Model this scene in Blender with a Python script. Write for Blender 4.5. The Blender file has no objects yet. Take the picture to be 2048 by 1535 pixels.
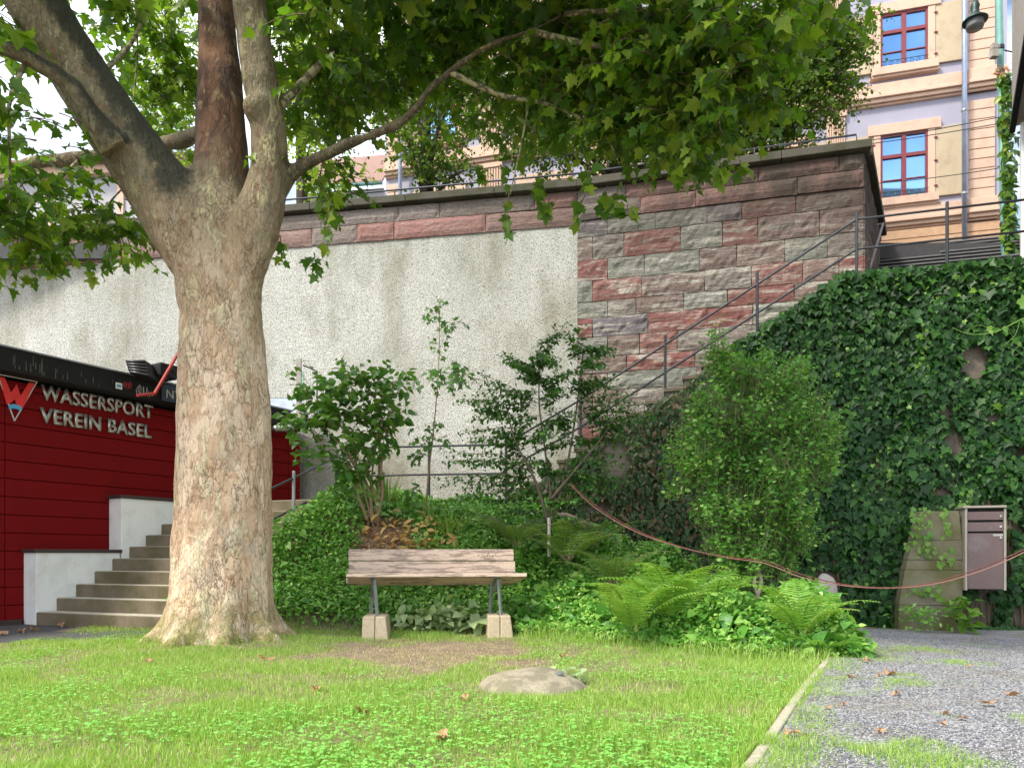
import bpy, bmesh, math, random
import numpy as np
from mathutils import Vector, Matrix, noise
R = math.radians
SC = bpy.context.scene
COL = SC.collection
F, HZ, CZ = 1450.0, 1110.0, 0.87          # focal length and horizon in photo pixels, eye height in metres
rng = np.random.default_rng(7)
rnd = random.Random(11)

def P(u, v, d): return Vector(((u - 1024) / F * d, d, CZ + (HZ - v) / F * d))
def nz(x, y, z=0.0): return noise.noise(Vector((x, y, z)))

# ------------------------------------------------------------------ tagging / linking
def tag(o, label=None, cat=None, group=None, kind=None):
    if label: o['label'] = label
    if cat: o['category'] = cat
    if group: o['group'] = group
    if kind: o['kind'] = kind
    return o
def thing(name, loc, label, cat, group=None, rz=0.0):
    o = bpy.data.objects.new(name, None); COL.objects.link(o)
    o.location = loc; o.rotation_euler = (0, 0, rz); o.empty_display_size = .2
    bpy.context.view_layer.update()
    return tag(o, label, cat, group)
def link_mesh(name, me, mat=None, parent=None, world=True):
    o = bpy.data.objects.new(name, me); COL.objects.link(o)
    if mat: me.materials.append(mat)
    if parent:
        o.parent = parent
        if world:
            M = Matrix.LocRotScale(parent.location, parent.rotation_euler, None)
            if parent.parent: M = Matrix.Identity(4)
            o.matrix_parent_inverse = M.inverted()
    return o
def copy_tree(o, parent=None):
    c = o.copy(); COL.objects.link(c); c.parent = parent
    for ch in list(o.children): copy_tree(ch, c)
    return c

class MB:
    """collects shapes into one mesh"""
    def __init__(s): s.v = []; s.f = []; s.smooth = False
    def add(s, vs, fs):
        b = len(s.v); s.v += [tuple(p) for p in vs]; s.f += [tuple(b + i for i in f) for f in fs]; return s
    def box(s, c, size, M=None):
        x, y, z = size[0] / 2, size[1] / 2, size[2] / 2
        vs = [Vector((a * x, b * y, e * z)) for a in (-1, 1) for b in (-1, 1) for e in (-1, 1)]
        if M is not None: vs = [M @ p for p in vs]
        c = Vector(c); vs = [p + c for p in vs]
        return s.add(vs, [(0, 1, 3, 2), (4, 6, 7, 5), (0, 4, 5, 1), (2, 3, 7, 6), (0, 2, 6, 4), (1, 5, 7, 3)])
    def prism(s, base, top):
        n = len(base)
        fs = [tuple(range(n))[::-1], tuple(range(n, 2 * n))]
        fs += [(i, (i + 1) % n, n + (i + 1) % n, n + i) for i in range(n)]
        return s.add(list(base) + list(top), fs)
    def tube(s, pts, rad, n=8, cap=True):
        pts = [Vector(p) for p in pts]
        if not hasattr(rad, '__len__'): rad = [rad] * len(pts)
        t = (pts[1] - pts[0]).normalized()
        a = Vector((0, 0, 1)) if abs(t.z) < .9 else Vector((1, 0, 0))
        x = t.cross(a).normalized(); vs = []
        for i, p in enumerate(pts):
            t2 = (pts[min(i + 1, len(pts) - 1)] - pts[max(i - 1, 0)])
            t2 = t2.normalized() if t2.length > 1e-9 else t
            x = (x - t2 * x.dot(t2)).normalized(); y = t2.cross(x); t = t2
            for k in range(n):
                an = 2 * math.pi * k / n
                vs.append(p + (x * math.cos(an) + y * math.sin(an)) * rad[i])
        fs = []
        for i in range(len(pts) - 1):
            for k in range(n):
                fs.append((i * n + k, i * n + (k + 1) % n, (i + 1) * n + (k + 1) % n, (i + 1) * n + k))
        if cap:
            fs.append(tuple(range(n))[::-1]); fs.append(tuple((len(pts) - 1) * n + k for k in range(n)))
        return s.add(vs, fs)
    def lathe(s, c, prof, n=20):
        c = Vector(c); vs = []
        for r, z in prof:
            for k in range(n):
                a = 2 * math.pi * k / n; vs.append(c + Vector((r * math.cos(a), r * math.sin(a), z)))
        m = len(prof); fs = []
        for i in range(m - 1):
            for k in range(n): fs.append((i * n + k, i * n + (k + 1) % n, (i + 1) * n + (k + 1) % n, (i + 1) * n + k))
        fs.append(tuple(range(n))[::-1]); fs.append(tuple((m - 1) * n + k for k in range(n)))
        return s.add(vs, fs)
    def build(s, name, mat, parent=None, bevel=0, smooth=False, world=True):
        me = bpy.data.meshes.new(name); me.from_pydata(s.v, [], s.f); me.validate(); me.update()
        bm = bmesh.new(); bm.from_mesh(me); bmesh.ops.recalc_face_normals(bm, faces=bm.faces); bm.to_mesh(me); bm.free()
        o = link_mesh(name, me, mat, parent, world)
        if smooth or s.smooth: me.polygons.foreach_set('use_smooth', [True] * len(me.polygons))
        if bevel:
            m = o.modifiers.new('bevel', 'BEVEL'); m.width = bevel; m.segments = 2; m.limit_method = 'ANGLE'; m.angle_limit = R(35)
        return o

def tri_mesh(name, V, T, mat=None, parent=None, smooth=False):
    me = bpy.data.meshes.new(name)
    V = np.ascontiguousarray(V, dtype=np.float32); T = np.ascontiguousarray(T, dtype=np.int32)
    me.vertices.add(len(V)); me.vertices.foreach_set('co', V.ravel())
    me.loops.add(T.size); me.loops.foreach_set('vertex_index', T.ravel())
    me.polygons.add(len(T)); me.polygons.foreach_set('loop_start', np.arange(0, T.size, 3, dtype=np.int32))
    me.update(calc_edges=True)
    if smooth: me.polygons.foreach_set('use_smooth', np.ones(len(T), dtype=bool))
    return link_mesh(name, me, mat, parent)

def norm(a): return a / np.maximum(np.linalg.norm(a, axis=-1, keepdims=True), 1e-9)
def leaf_geo(pos, d, n, size, tmpl):
    TV, TT = tmpl; N = len(pos)
    y = norm(d); z = norm(n - y * np.sum(n * y, axis=1, keepdims=True)); x = np.cross(y, z)
    sz = size[:, None, None]
    curl = (0.6 + rng.random(N) * 0.9)[:, None]
    V = pos[:, None, :] + sz * (TV[None, :, 0:1] * x[:, None, :] + TV[None, :, 1:2] * y[:, None, :] + (TV[None, :, 2] * curl)[:, :, None] * z[:, None, :])
    T = TT[None] + (np.arange(N) * len(TV))[:, None, None]
    return V.reshape(-1, 3), T.reshape(-1, 3)
def leaves(name, mat, L, tmpl, parent=None):
    pos, d, n, s = [np.array(a, dtype=float) for a in L]
    V, T = leaf_geo(pos, d, n, s, tmpl)
    return tri_mesh(name, V, T, mat, parent)

def leaves_mix(name, mat, L, tmpls, parent=None):
    L = [np.array(a, dtype=float) for a in L]; pick = rng.integers(0, len(tmpls), len(L[0])); Vs, Ts, b = [], [], 0
    for i, t in enumerate(tmpls):
        k = pick == i; V, T = leaf_geo(L[0][k], L[1][k], L[2][k], L[3][k], t); Vs.append(V); Ts.append(T + b); b += len(V)
    return tri_mesh(name, np.concatenate(Vs), np.concatenate(Ts), mat, parent)
def outline(pts, fold=.10, droop=.12, c=(0, .35)):
    """pts: right half outline from base to tip -> mirrored fan with a slight fold and droop"""
    r = [(x, y) for x, y in pts]; l = [(-x, y) for x, y in pts[::-1] if x > 1e-6]
    o = r + l
    V = [(c[0], c[1], 0)] + [(x, y, fold * abs(x) * 1.2 - droop * y * y) for x, y in o]
    n = len(o); T = [(0, 1 + i, 1 + (i + 1) % n) for i in range(n)]
    return np.array(V, float), np.array(T, int)
T_PLANE = outline([(0, .0), (.12, -.06), (.34, .02), (.46, .12), (.30, .22), (.56, .42), (.60, .60), (.38, .52), (.22, .60), (.17, .80), (0, 1.06)], .16, .16, (0, .28))
T_PLANE2 = outline([(0, .02), (.16, -.10), (.28, .05), (.52, .04), (.36, .20), (.62, .30), (.52, .44), (.66, .62), (.34, .56), (.26, .74), (.10, .84), (0, 1.12)], .30, .34, (0, .30)); T_PLANE2[0][:, 0] *= np.where(T_PLANE2[0][:, 0] > 0, 1.0, .78)
T_PLANE3 = outline([(0, 0), (.10, -.04), (.30, .06), (.27, .24), (.44, .52), (.24, .50), (.15, .76), (0, .98)], .42, .10, (0, .3)); T_PLANE3[0][:, 0] += .10 * T_PLANE3[0][:, 1] ** 2
T_IVY2 = outline([(0, 0), (.24, -.10), (.33, .10), (.36, .34), (.22, .62), (0, .95)], .3, .2, (0, .3))
T_IVY = outline([(0, 0), (.22, -.12), (.40, .06), (.34, .22), (.58, .42), (.30, .52), (.16, .72), (0, 1.0)], .16, .14, (0, .3))
T_OVAL = outline([(0, 0), (.20, .14), (.30, .38), (.22, .68), (0, 1.0)], .25, .22, (0, .42))
T_HEART = outline([(0, 0), (.22, -.08), (.42, .14), (.40, .45), (.2, .78), (0, 1.05)], .18, .22, (0, .38))
T_SMALL = outline([(0, 0), (.27, .35), (.17, .72), (0, 1.0)], .2, .2, (0, .4))
T_MAPLE = outline([(0, 0), (.30, .02), (.26, .22), (.56, .52), (.24, .50), (.16, .66), (0, 1.0)], .12, .15, (0, .3))

# ------------------------------------------------------------------ materials
class N:
    def __init__(s, name):
        s.m = bpy.data.materials.new(name); s.m.use_nodes = True; s.t = s.m.node_tree; s.t.nodes.clear()
        s.out = s.new('ShaderNodeOutputMaterial'); s.b = s.new('ShaderNodeBsdfPrincipled')
        s.L(s.b.outputs[0], s.out.inputs[0])
    def new(s, k, **kw):
        n = s.t.nodes.new(k)
        for a, b in kw.items(): setattr(n, a, b)
        return n
    def L(s, a, b): s.t.links.new(a, b)
    def coord(s, scale=(1, 1, 1)):
        if not hasattr(s, 'tc'): s.tc = s.new('ShaderNodeNewGeometry')
        m = s.new('ShaderNodeMapping'); m.inputs['Scale'].default_value = scale
        s.L(s.tc.outputs['Position'], m.inputs[0]); return m.outputs[0]
    def noise(s, scale, detail=4, rough=.55, sc=(1, 1, 1), dist=0, vec=None):
        n = s.new('ShaderNodeTexNoise'); n.inputs['Scale'].default_value = scale; n.inputs['Detail'].default_value = detail
        n.inputs['Roughness'].default_value = rough; n.inputs['Distortion'].default_value = dist
        s.L(vec if vec else s.coord(sc), n.inputs['Vector']); return n.outputs[0]
    def vor(s, scale, sc=(1, 1, 1), feat='F1', out='Distance', vec=None):
        n = s.new('ShaderNodeTexVoronoi', feature=feat); n.inputs['Scale'].default_value = scale
        s.L(vec if vec else s.coord(sc), n.inputs['Vector']); return n.outputs[out]
    def ramp(s, fac, stops, interp='LINEAR'):
        r = s.new('ShaderNodeValToRGB'); r.color_ramp.interpolation = interp
        e = r.color_ramp.elements
        while len(e) < len(stops): e.new(.5)
        for i, (p, c) in enumerate(stops):
            e[i].position = p
            e[i].color = (c, c, c, 1) if not hasattr(c, '__len__') else (*c, 1)
        s.L(fac, r.inputs[0]); return r.outputs[0]
    def mix(s, fac, a, b, mode='MIX'):
        n = s.new('ShaderNodeMix', data_type='RGBA', blend_type=mode)
        if isinstance(fac, (int, float)): n.inputs[0].default_value = fac
        else: s.L(fac, n.inputs[0])
        for i, c in ((6, a), (7, b)):
            if hasattr(c, 'is_output') or hasattr(c, 'links'): s.L(c, n.inputs[i])
            else: n.inputs[i].default_value = (*c, 1)
        return n.outputs[2]
    def math(s, op, a, b=0.0, clamp=False):
        n = s.new('ShaderNodeMath', operation=op, use_clamp=clamp)
        for i, c in ((0, a), (1, b)):
            if isinstance(c, (int, float)): n.inputs[i].default_value = c
            else: s.L(c, n.inputs[i])
        return n.outputs[0]
    def island(s):
        g = s.new('ShaderNodeNewGeometry'); return g.outputs['Random Per Island']
    def z(s, a, b):
        if not hasattr(s, 'tc'): s.tc = s.new('ShaderNodeNewGeometry')
        x = s.new('ShaderNodeSeparateXYZ'); s.L(s.tc.outputs['Position'], x.inputs[0])
        m = s.new('ShaderNodeMapRange'); m.inputs[1].default_value = a; m.inputs[2].default_value = b
        s.L(x.outputs[2], m.inputs[0]); return m.outputs[0]
    def bump(s, h, strength=.5, dist=.01):
        b = s.new('ShaderNodeBump'); b.inputs['Strength'].default_value = strength; b.inputs['Distance'].default_value = dist
        s.L(h, b.inputs['Height'])
        if s.b.inputs['Normal'].is_linked: s.L(s.b.inputs['Normal'].links[0].from_socket, b.inputs['Normal'])
        s.L(b.outputs[0], s.b.inputs['Normal'])
    def fin(s, col=None, rough=.8, metal=0, spec=None):
        if col is not None:
            if hasattr(col, 'links'): s.L(col, s.b.inputs['Base Color'])
            else: s.b.inputs['Base Color'].default_value = (*col, 1)
        if hasattr(rough, 'links'): s.L(rough, s.b.inputs['Roughness'])
        else: s.b.inputs['Roughness'].default_value = rough
        s.b.inputs['Metallic'].default_value = metal
        if spec is not None: s.b.inputs['Specular IOR Level'].default_value = spec
        return s.m

def leafmat(name, c1, c2, c3=None, trans=.35, rough=.4, t=1.6):
    n = N(name); r = n.island()
    st = [(0, c1), (.55, c2)] + ([(.85, c3)] if c3 else [])
    col = n.ramp(r, st)
    nv = n.noise(35, 2)
    col = n.mix(n.ramp(nv, [(.3, .0), (.8, .35)]), col, tuple(min(1, x * 1.7) for x in c2))
    n.fin(col, rough)
    tr = n.new('ShaderNodeBsdfTranslucent'); tc = n.mix(.5, col, (c2[0] * t * 1.6, c2[1] * t * 1.35, c2[2] * t * .5)); n.L(tc, tr.inputs[0])
    mx = n.new('ShaderNodeMixShader'); mx.inputs[0].default_value = trans
    n.L(n.b.outputs[0], mx.inputs[1]); n.L(tr.outputs[0], mx.inputs[2]); n.L(mx.outputs[0], n.out.inputs[0])
    return n.m
def flat(name, c, rough=.6, metal=0, var=.15, scale=6, bump=.0, bs=60):
    n = N(name); v = n.noise(scale, 5)
    col = n.mix(n.ramp(v, [(.3, 0.), (.7, 1.)]), tuple(x * (1 - var) for x in c), tuple(min(1, x * (1 + var)) for x in c))
    if bump: n.bump(n.noise(bs, 5), bump, .01)
    return n.fin(col, rough, metal)

def mat_bark():
    n = N('plane_bark')
    w = n.noise(2.2, 3, sc=(1, 1, .5))
    vec = n.coord((1, 1, .42))
    # distorted lookup so that the flakes get ragged outlines
    nn = n.new('ShaderNodeTexNoise'); nn.inputs['Scale'].default_value = 9; nn.inputs['Detail'].default_value = 6; nn.inputs['Roughness'].default_value = .65; n.L(vec, nn.inputs[0])
    add = n.new('ShaderNodeVectorMath', operation='MULTIPLY_ADD'); n.L(nn.outputs[1], add.inputs[0]); add.inputs[1].default_value = (.16, .16, .16); n.L(vec, add.inputs[2])
    va = add.outputs[0]
    low = n.z(4.6, 2.6)             # 0 on the limbs, 1 on the old lower trunk
    base = n.mix(n.ramp(w, [(.35, 0.), (.65, 1.)]), (.52, .355, .225), (.72, .52, .345))
    olive = n.mix(n.ramp(w, [(.3, 0.), (.6, 1.)]), (.13, .115, .055), (.20, .165, .095))
    col = n.mix(low, olive, base)
    p1 = n.ramp(n.noise(5.5, 5, .6, vec=va), [(.50, 0.), (.53, 1.)])
    pale = n.mix(low, (.24, .20, .115), (.80, .64, .47)); col = n.mix(n.math('MULTIPLY', p1, .75), col, pale)
    p2 = n.ramp(n.noise(11, 4, .55, vec=va), [(.36, 1.), (.40, 0.)])
    col = n.mix(n.math('MULTIPLY', p2, .8), col, n.mix(low, (.15, .075, .038), (.44, .27, .17)))
    p3 = n.ramp(n.noise(6.5, 5, .65, vec=va), [(.56, 0.), (.58, 1.)])
    col = n.mix(n.math('MULTIPLY', p3, .8), col, n.mix(low, (.42, .38, .20), (.70, .62, .40)))
    p5 = n.ramp(n.noise(4.2, 4, .6, sc=(1, 1, .6)), [(.60, 0.), (.63, .35)]); col = n.mix(p5, col, n.mix(low, (.16, .15, .10), (.42, .38, .33)))
    p4 = n.ramp(n.noise(16, 4, .6, vec=va), [(.64, 0.), (.66, 1.)])
    col = n.mix(n.math('MULTIPLY', p4, .7), col, (.33, .34, .27))
    fl = n.noise(34, 5, .7, sc=(1, 1, .30)); col = n.mix(n.ramp(fl, [(.56, 0.), (.60, .55)]), col, n.mix(low, (.30, .24, .13), (.66, .53, .36)))
    col = n.mix(n.ramp(fl, [(.37, .6), (.42, 0.)]), col, n.mix(low, (.07, .045, .02), (.30, .17, .09)))
    ed = n.vor(17, feat='DISTANCE_TO_EDGE', vec=va)
    crack = n.ramp(ed, [(.0, 1.), (.07, 0.)])
    crk = n.math('MULTIPLY', crack, n.ramp(n.noise(3, 3), [(.40, 0.), (.55, .9)]))
    col = n.mix(crk, col, (.12, .065, .03))
    at = n.new('ShaderNodeAttribute'); at.attribute_name = 'redbark'
    rb = n.mix(n.ramp(n.noise(6, 5, .65, vec=va), [(.42, 0.), (.6, 1.)]), (.060, .022, .012), (.21, .10, .05))
    rb = n.mix(n.ramp(n.noise(9, 4, .6, vec=va), [(.62, 0.), (.65, .7)]), rb, (.36, .27, .13))
    col = n.mix(n.math('MULTIPLY', at.outputs['Fac'], n.ramp(n.noise(2.4, 4, .6), [(.3, .5), (.5, .95)])), col, rb)
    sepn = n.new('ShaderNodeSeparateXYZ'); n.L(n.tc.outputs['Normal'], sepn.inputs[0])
    at2 = n.new('ShaderNodeAttribute'); at2.attribute_name = 'algae_shade'
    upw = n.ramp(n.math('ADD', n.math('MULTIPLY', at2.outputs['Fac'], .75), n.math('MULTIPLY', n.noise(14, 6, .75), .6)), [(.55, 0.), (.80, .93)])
    col = n.mix(upw, col, (.020, .022, .010))  # dark tone holds both algae and painted limb shade
    # green algae at the foot
    g = n.math('MULTIPLY', n.z(.55, .05), n.ramp(n.noise(5, 5, .7), [(.42, 0.), (.58, 1.)]))
    col = n.mix(g, col, (.20, .21, .04))
    h = n.math('ADD', n.math('MULTIPLY', ed, 1.4), n.math('MULTIPLY', p1, .35))
    h = n.math('ADD', h, n.math('MULTIPLY', p3, .3))
    n.bump(n.noise(60, 5, .7, sc=(1, 1, .4)), .5, .006)
    n.bump(fl, .8, .012)
    n.bump(h, 1., .02)
    return n.fin(col, .78)

def mat_bark_young(name='branch_bark', a=(.10, .09, .05), b=(.33, .31, .17)):
    n = N(name)
    p = n.ramp(n.noise(14, 4, .6), [(.48, 0.), (.52, 1.)])
    col = n.mix(p, a, b)
    n.bump(n.noise(50, 4), .5, .006); return n.fin(col, .8)

def mat_plaster():
    n = N('roughcast_plaster')
    big = n.noise(.55, 5, .6)
    col = n.mix(n.ramp(big, [(.35, 0.), (.68, 1.)]), (.55, .56, .53), (.70, .71, .68))
    dirt = n.noise(1.1, 6, .65, sc=(1, 1, .45))
    col = n.mix(n.ramp(dirt, [(.46, 0.), (.68, .75)]), col, (.25, .24, .16))
    st = n.math('MULTIPLY', n.z(5.2, 6.5), n.ramp(n.noise(2.2, 6, .7, sc=(1, 1, .12)), [(.42, 0.), (.66, .5)])); col = n.mix(st, col, (.20, .20, .15))
    ft = n.math('MULTIPLY', n.z(3.0, 1.7), n.ramp(n.noise(2.0, 6, .7), [(.4, 0.), (.6, .55)])); col = n.mix(ft, col, (.30, .28, .22))
    gr = n.noise(62, 4, .62)
    col = n.mix(n.ramp(gr, [(.42, .8), (.52, 0.)]), col, (.17, .17, .12))  # dark speckle paints the shade between the roughcast grains
    n.bump(gr, 1., .02); n.bump(n.noise(14, 3), .5, .02)
    return n.fin(col, .95)

def mat_stone(name, stops, streak=.6, pale=(.43, .415, .36)):
    n = N(name); r = n.island()
    col = n.ramp(r, stops, 'CONSTANT')
    s1 = n.noise(2.0, 6, .7, sc=(1, 1, 7), dist=.6)
    col = n.mix(n.math('MULTIPLY', n.ramp(s1, [(.50, 0.), (.62, 1.)]), streak), col, pale)
    s2 = n.noise(2.6, 6, .7, sc=(1, 1, 9), dist=.4)
    col = n.mix(n.ramp(s2, [(.60, 0.), (.72, .75)]), col, (.075, .05, .04))
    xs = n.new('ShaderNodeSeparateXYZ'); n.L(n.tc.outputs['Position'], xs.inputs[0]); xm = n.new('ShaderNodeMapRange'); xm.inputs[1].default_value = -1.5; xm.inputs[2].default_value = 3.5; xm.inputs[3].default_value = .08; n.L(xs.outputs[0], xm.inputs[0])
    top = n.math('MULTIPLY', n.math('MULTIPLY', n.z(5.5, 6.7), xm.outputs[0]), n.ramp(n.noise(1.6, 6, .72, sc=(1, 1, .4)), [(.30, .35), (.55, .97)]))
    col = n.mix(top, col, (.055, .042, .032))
    s3 = n.noise(30, 4, .7)
    col = n.mix(n.ramp(s3, [(.35, .55), (.52, 0.)]), col, (.06, .045, .035))
    n.bump(n.noise(8, 8, .72, sc=(1, 1, 3)), .9, .03)
    return n.fin(col, .9)

def mat_mossy(name, c, moss=(.13, .14, .05), lo=.45, hi=.6, sc=3):
    n = N(name)
    col = n.mix(n.ramp(n.noise(sc * 4, 6, .7), [(.3, 0.), (.7, 1.)]), tuple(x * .75 for x in c), c)
    col = n.mix(n.ramp(n.noise(sc, 6, .65), [(lo, 0.), (hi, .85)]), col, moss)
    col = n.mix(n.ramp(n.noise(60, 3), [(.3, .5), (.45, 0.)]), col, tuple(x * .3 for x in c))
    n.bump(n.noise(30, 6, .7), .6, .012)
    return n.fin(col, .92)

def mat_ground():
    n = N('soil')
    col = n.mix(n.ramp(n.noise(5, 6, .7), [(.35, 0.), (.65, 1.)]), (.13, .095, .06), (.25, .19, .13))
    col = n.mix(n.ramp(n.noise(90, 4, .7), [(.55, 0.), (.62, .8)]), col, (.42, .33, .21))
    n.bump(n.noise(40, 6, .7), .7, .02); return n.fin(col, .95)
def mat_gravel():
    n = N('gravel_ground')
    v = n.new('ShaderNodeTexVoronoi'); v.inputs['Scale'].default_value = 85; n.L(n.coord(), v.inputs[0])
    sep = n.new('ShaderNodeSeparateColor'); n.L(v.outputs['Color'], sep.inputs[0])
    col = n.ramp(sep.outputs[0], [(0, (.08, .08, .095)), (.35, (.19, .195, .21)), (.7, (.31, .315, .33)), (.95, (.47, .47, .46))])
    col = n.mix(n.ramp(n.noise(1.8, 5, .6), [(.46, 0.), (.68, .8)]), col, (.20, .17, .12))
    n.bump(v.outputs['Distance'], .8, .01); return n.fin(col, .85)

def mat_paint(name, c, dirt=(.2, .2, .17), amt=.35):
    n = N(name)
    col = n.mix(n.ramp(n.noise(3.5, 6, .65), [(.5, 0.), (.75, amt)]), c, dirt)
    col = n.mix(n.ramp(n.noise(25, 5, .7), [(.62, 0.), (.7, amt)]), col, dirt)
    n.bump(n.noise(30, 4), .15, .006); return n.fin(col, .75)
def mat_wood_bench():
    n = N('weathered_bench_paint')
    a = n.noise(3.0, 6, .75, sc=(1, 1, 9), dist=.5)
    col = n.mix(n.ramp(a, [(.44, 0.), (.52, 1.)]), (.26, .20, .16), (.56, .43, .34))
    col = n.mix(n.ramp(n.noise(30, 4, .7, sc=(1, 1, 6)), [(.34, .7), (.42, 0.)]), col, (.16, .12, .09))
    n.bump(n.noise(20, 5, .7, sc=(1, 1, 8)), .4, .006); return n.fin(col, .7)

def glassmat(name, c=(.03, .04, .05)):
    n = N(name); return n.fin(c, .04, .9)

M = {}
M['bark'] = mat_bark(); M['branch'] = mat_bark_young(); M['twig'] = flat('twig_bark', (.12, .09, .05), .85)
M['stem'] = flat('shrub_stem', (.27, .19, .11), .8, bump=.3); M['darkbark'] = flat('dark_bark', (.045, .035, .025), .9, bump=.5)
M['plaster'] = mat_plaster()
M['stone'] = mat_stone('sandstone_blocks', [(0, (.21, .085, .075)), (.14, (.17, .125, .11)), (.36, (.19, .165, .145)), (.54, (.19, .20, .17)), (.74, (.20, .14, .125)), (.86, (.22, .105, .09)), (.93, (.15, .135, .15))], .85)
M['band'] = mat_stone('red_sandstone_band', [(0, (.33, .17, .15)), (.3, (.27, .17, .15)), (.5, (.24, .20, .18)), (.68, (.30, .15, .13)), (.84, (.28, .235, .22))], .3, (.42, .36, .33))
M['mortar'] = flat('mortar', (.22, .18, .15), .95, bump=.5)
M['coping'] = mat_mossy('mossy_coping', (.095, .088, .068), (.045, .05, .02))
M['soil'] = mat_ground(); M['gravel'] = mat_gravel()
M['pebble'] = (lambda n: n.fin(n.ramp(n.island(), [(0, (.08, .08, .095)), (.5, (.19, .20, .23)), (.9, (.38, .38, .39))]), .8))(N('pebbles'))
M['asphalt'] = flat('asphalt', (.07, .07, .075), .9, bump=.5, bs=120)
M['concrete'] = mat_mossy('step_concrete', (.21, .17, .12), (.085, .075, .03), .42, .62, 2.5)
M['stepedge'] = flat('step_tread', (.46, .43, .34), .9, bump=.4)
M['pillar'] = mat_mossy('mossy_pillar_concrete', (.27, .25, .18), (.13, .125, .04), .40, .6, 2)
M['sidewall'] = mat_mossy('stair_wall_render', (.21, .18, .145), (.10, .095, .055), .5, .7, 2)
M['white'] = mat_paint('white_render', (.80, .81, .79), (.40, .40, .34), .45)
M['cap'] = flat('dark_brown_cap', (.045, .028, .025), .5)
M['redwall'] = mat_paint('dark_red_boards', (.17, .004, .005), (.10, .006, .006), .5); M['redwall'].node_tree.nodes['Principled BSDF'].inputs['Specular IOR Level'].default_value = .12
M['black'] = flat('black_fascia', (.006, .006, .006), .85, bump=.2)
M['silver'] = flat('brushed_letters', (.50, .50, .46), .38, .75, .25, 9)
M['emblemred'] = flat('emblem_red', (.72, .025, .022), .5); M['emblemblue'] = flat('emblem_blue', (.10, .38, .66), .5)
M['emblemwhite'] = flat('emblem_line', (.60, .58, .55), .5)
M['iron'] = flat('dark_iron', (.045, .052, .062), .5, .3); M['steel'] = flat('grey_galvanised', (.30, .32, .34), .45, .6)
M['redpaint'] = flat('red_bracket_paint', (.42, .03, .025), .5)
M['bench'] = mat_wood_bench(); M['benchstone'] = mat_mossy('bench_block_sandstone', (.56, .46, .32), (.40, .34, .22), .55, .75, 5)
M['boulder'] = mat_mossy('boulder_stone', (.35, .31, .22), (.17, .155, .10), .46, .56, 7)
M['kerb'] = mat_mossy('kerb_stone', (.46, .43, .32), (.25, .25, .13), .52, .7, 5)
M['mailbrown'] = mat_paint('brown_mailbox_paint', (.155, .108, .105), (.26, .24, .25), .5)
M['mailside'] = flat('pale_mailbox_trim', (.36, .32, .26), .6); M['dark'] = flat('dark_gap', (.01, .01, .01), .9)
M['lilac'] = mat_paint('lilac_render', (.34, .335, .43), (.42, .40, .46), .4)
M['peach'] = mat_mossy('peach_sandstone', (.62, .40, .25), (.56, .35, .21), .5, .7, 1.5)
M['peachpale'] = mat_paint('pale_peach_stone', (.61, .425, .325), (.36, .25, .19), .6)
M['shutter'] = mat_paint('ochre_shutter', (.48, .39, .27), (.34, .26, .17), .7)
M['frame'] = flat('dark_red_frame', (.20, .035, .045), .5); M['glass'] = glassmat('window_glass', (.22, .42, .68))  # window glass: blue of the reflected sky painted into its tint
M['pipe'] = flat('zinc_pipe', (.30, .36, .48), .35, .6); M['verdigris'] = flat('green_pipe', (.13, .30, .27), .5, .2)
M['lamp'] = flat('lamp_green_iron', (.03, .06, .06), .45, .4); M['lampglass'] = flat('lamp_glass', (.20, .21, .22), .2)
M['tile'] = flat('roof_tiles', (.26, .16, .13), .9, var=.4, scale=20, bump=.6, bs=30)
M['concreteb'] = flat('board_concrete', (.36, .33, .31), .9, bump=.4)
M['rope'] = flat('red_rope', (.13, .035, .03), .8, var=.3, scale=60); M['rope2'] = flat('pale_rope', (.27, .13, .11), .8, var=.3, scale=60)
M['greywall'] = mat_paint('grey_render', (.40, .40, .43), (.32, .30, .30), .3)
M['grass'] = leafmat('lawn_grass', (.07, .20, .020), (.24, .44, .05), (.55, .58, .25), .35, .5)
M['clover'] = leafmat('clover', (.10, .31, .05), (.24, .52, .11), None, .3, .5)
M['planeleaf'] = leafmat('plane_leaf', (.020, .065, .006), (.060, .145, .010), (.24, .32, .022), .46, .42, 2.4)
M['lindenleaf'] = leafmat('linden_leaf', (.018, .060, .006), (.055, .13, .010), (.22, .30, .02), .42, .45, 2.2)
M['sunlitlinden'] = leafmat('sunlit_linden_leaf', (.06, .15, .01), (.15, .27, .02), (.34, .42, .04), .5, .45, 2.4)  # sunlight painted into a brighter copy of the linden leaf
M['ivyleaf'] = leafmat('ivy_leaf', (.006, .028, .006), (.011, .052, .009), (.04, .12, .018), .12, .5, 1.2); M['ivyleaf'].node_tree.nodes['Principled BSDF'].inputs['Specular IOR Level'].default_value = .28
M['ivylight'] = leafmat('young_ivy_leaf', (.05, .16, .025), (.14, .28, .035), None, .3, .4)
M['creeper'] = leafmat('creeper_leaf', (.012, .045, .010), (.028, .085, .016), (.12, .07, .03), .2, .5)
M['cover'] = leafmat('ground_cover_leaf', (.045, .17, .025), (.16, .37, .055), (.36, .56, .13), .3, .4)
M['shrubleaf'] = leafmat('shrub_leaf', (.035, .12, .018), (.07, .19, .028), (.14, .27, .04), .3, .35)
M['beechleaf'] = leafmat('beech_leaf', (.025, .095, .022), (.05, .15, .03), (.12, .24, .04), .25, .35)
M['hibleaf'] = leafmat('small_shrub_leaf', (.04, .15, .025), (.11, .30, .045), (.28, .48, .10), .32, .45)
M['fern'] = leafmat('fern_frond', (.09, .23, .03), (.17, .35, .045), (.24, .38, .06), .35, .45)
M['darkfern'] = leafmat('dark_fern_frond', (.045, .11, .02), (.09, .18, .03), None, .3, .45)
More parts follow.
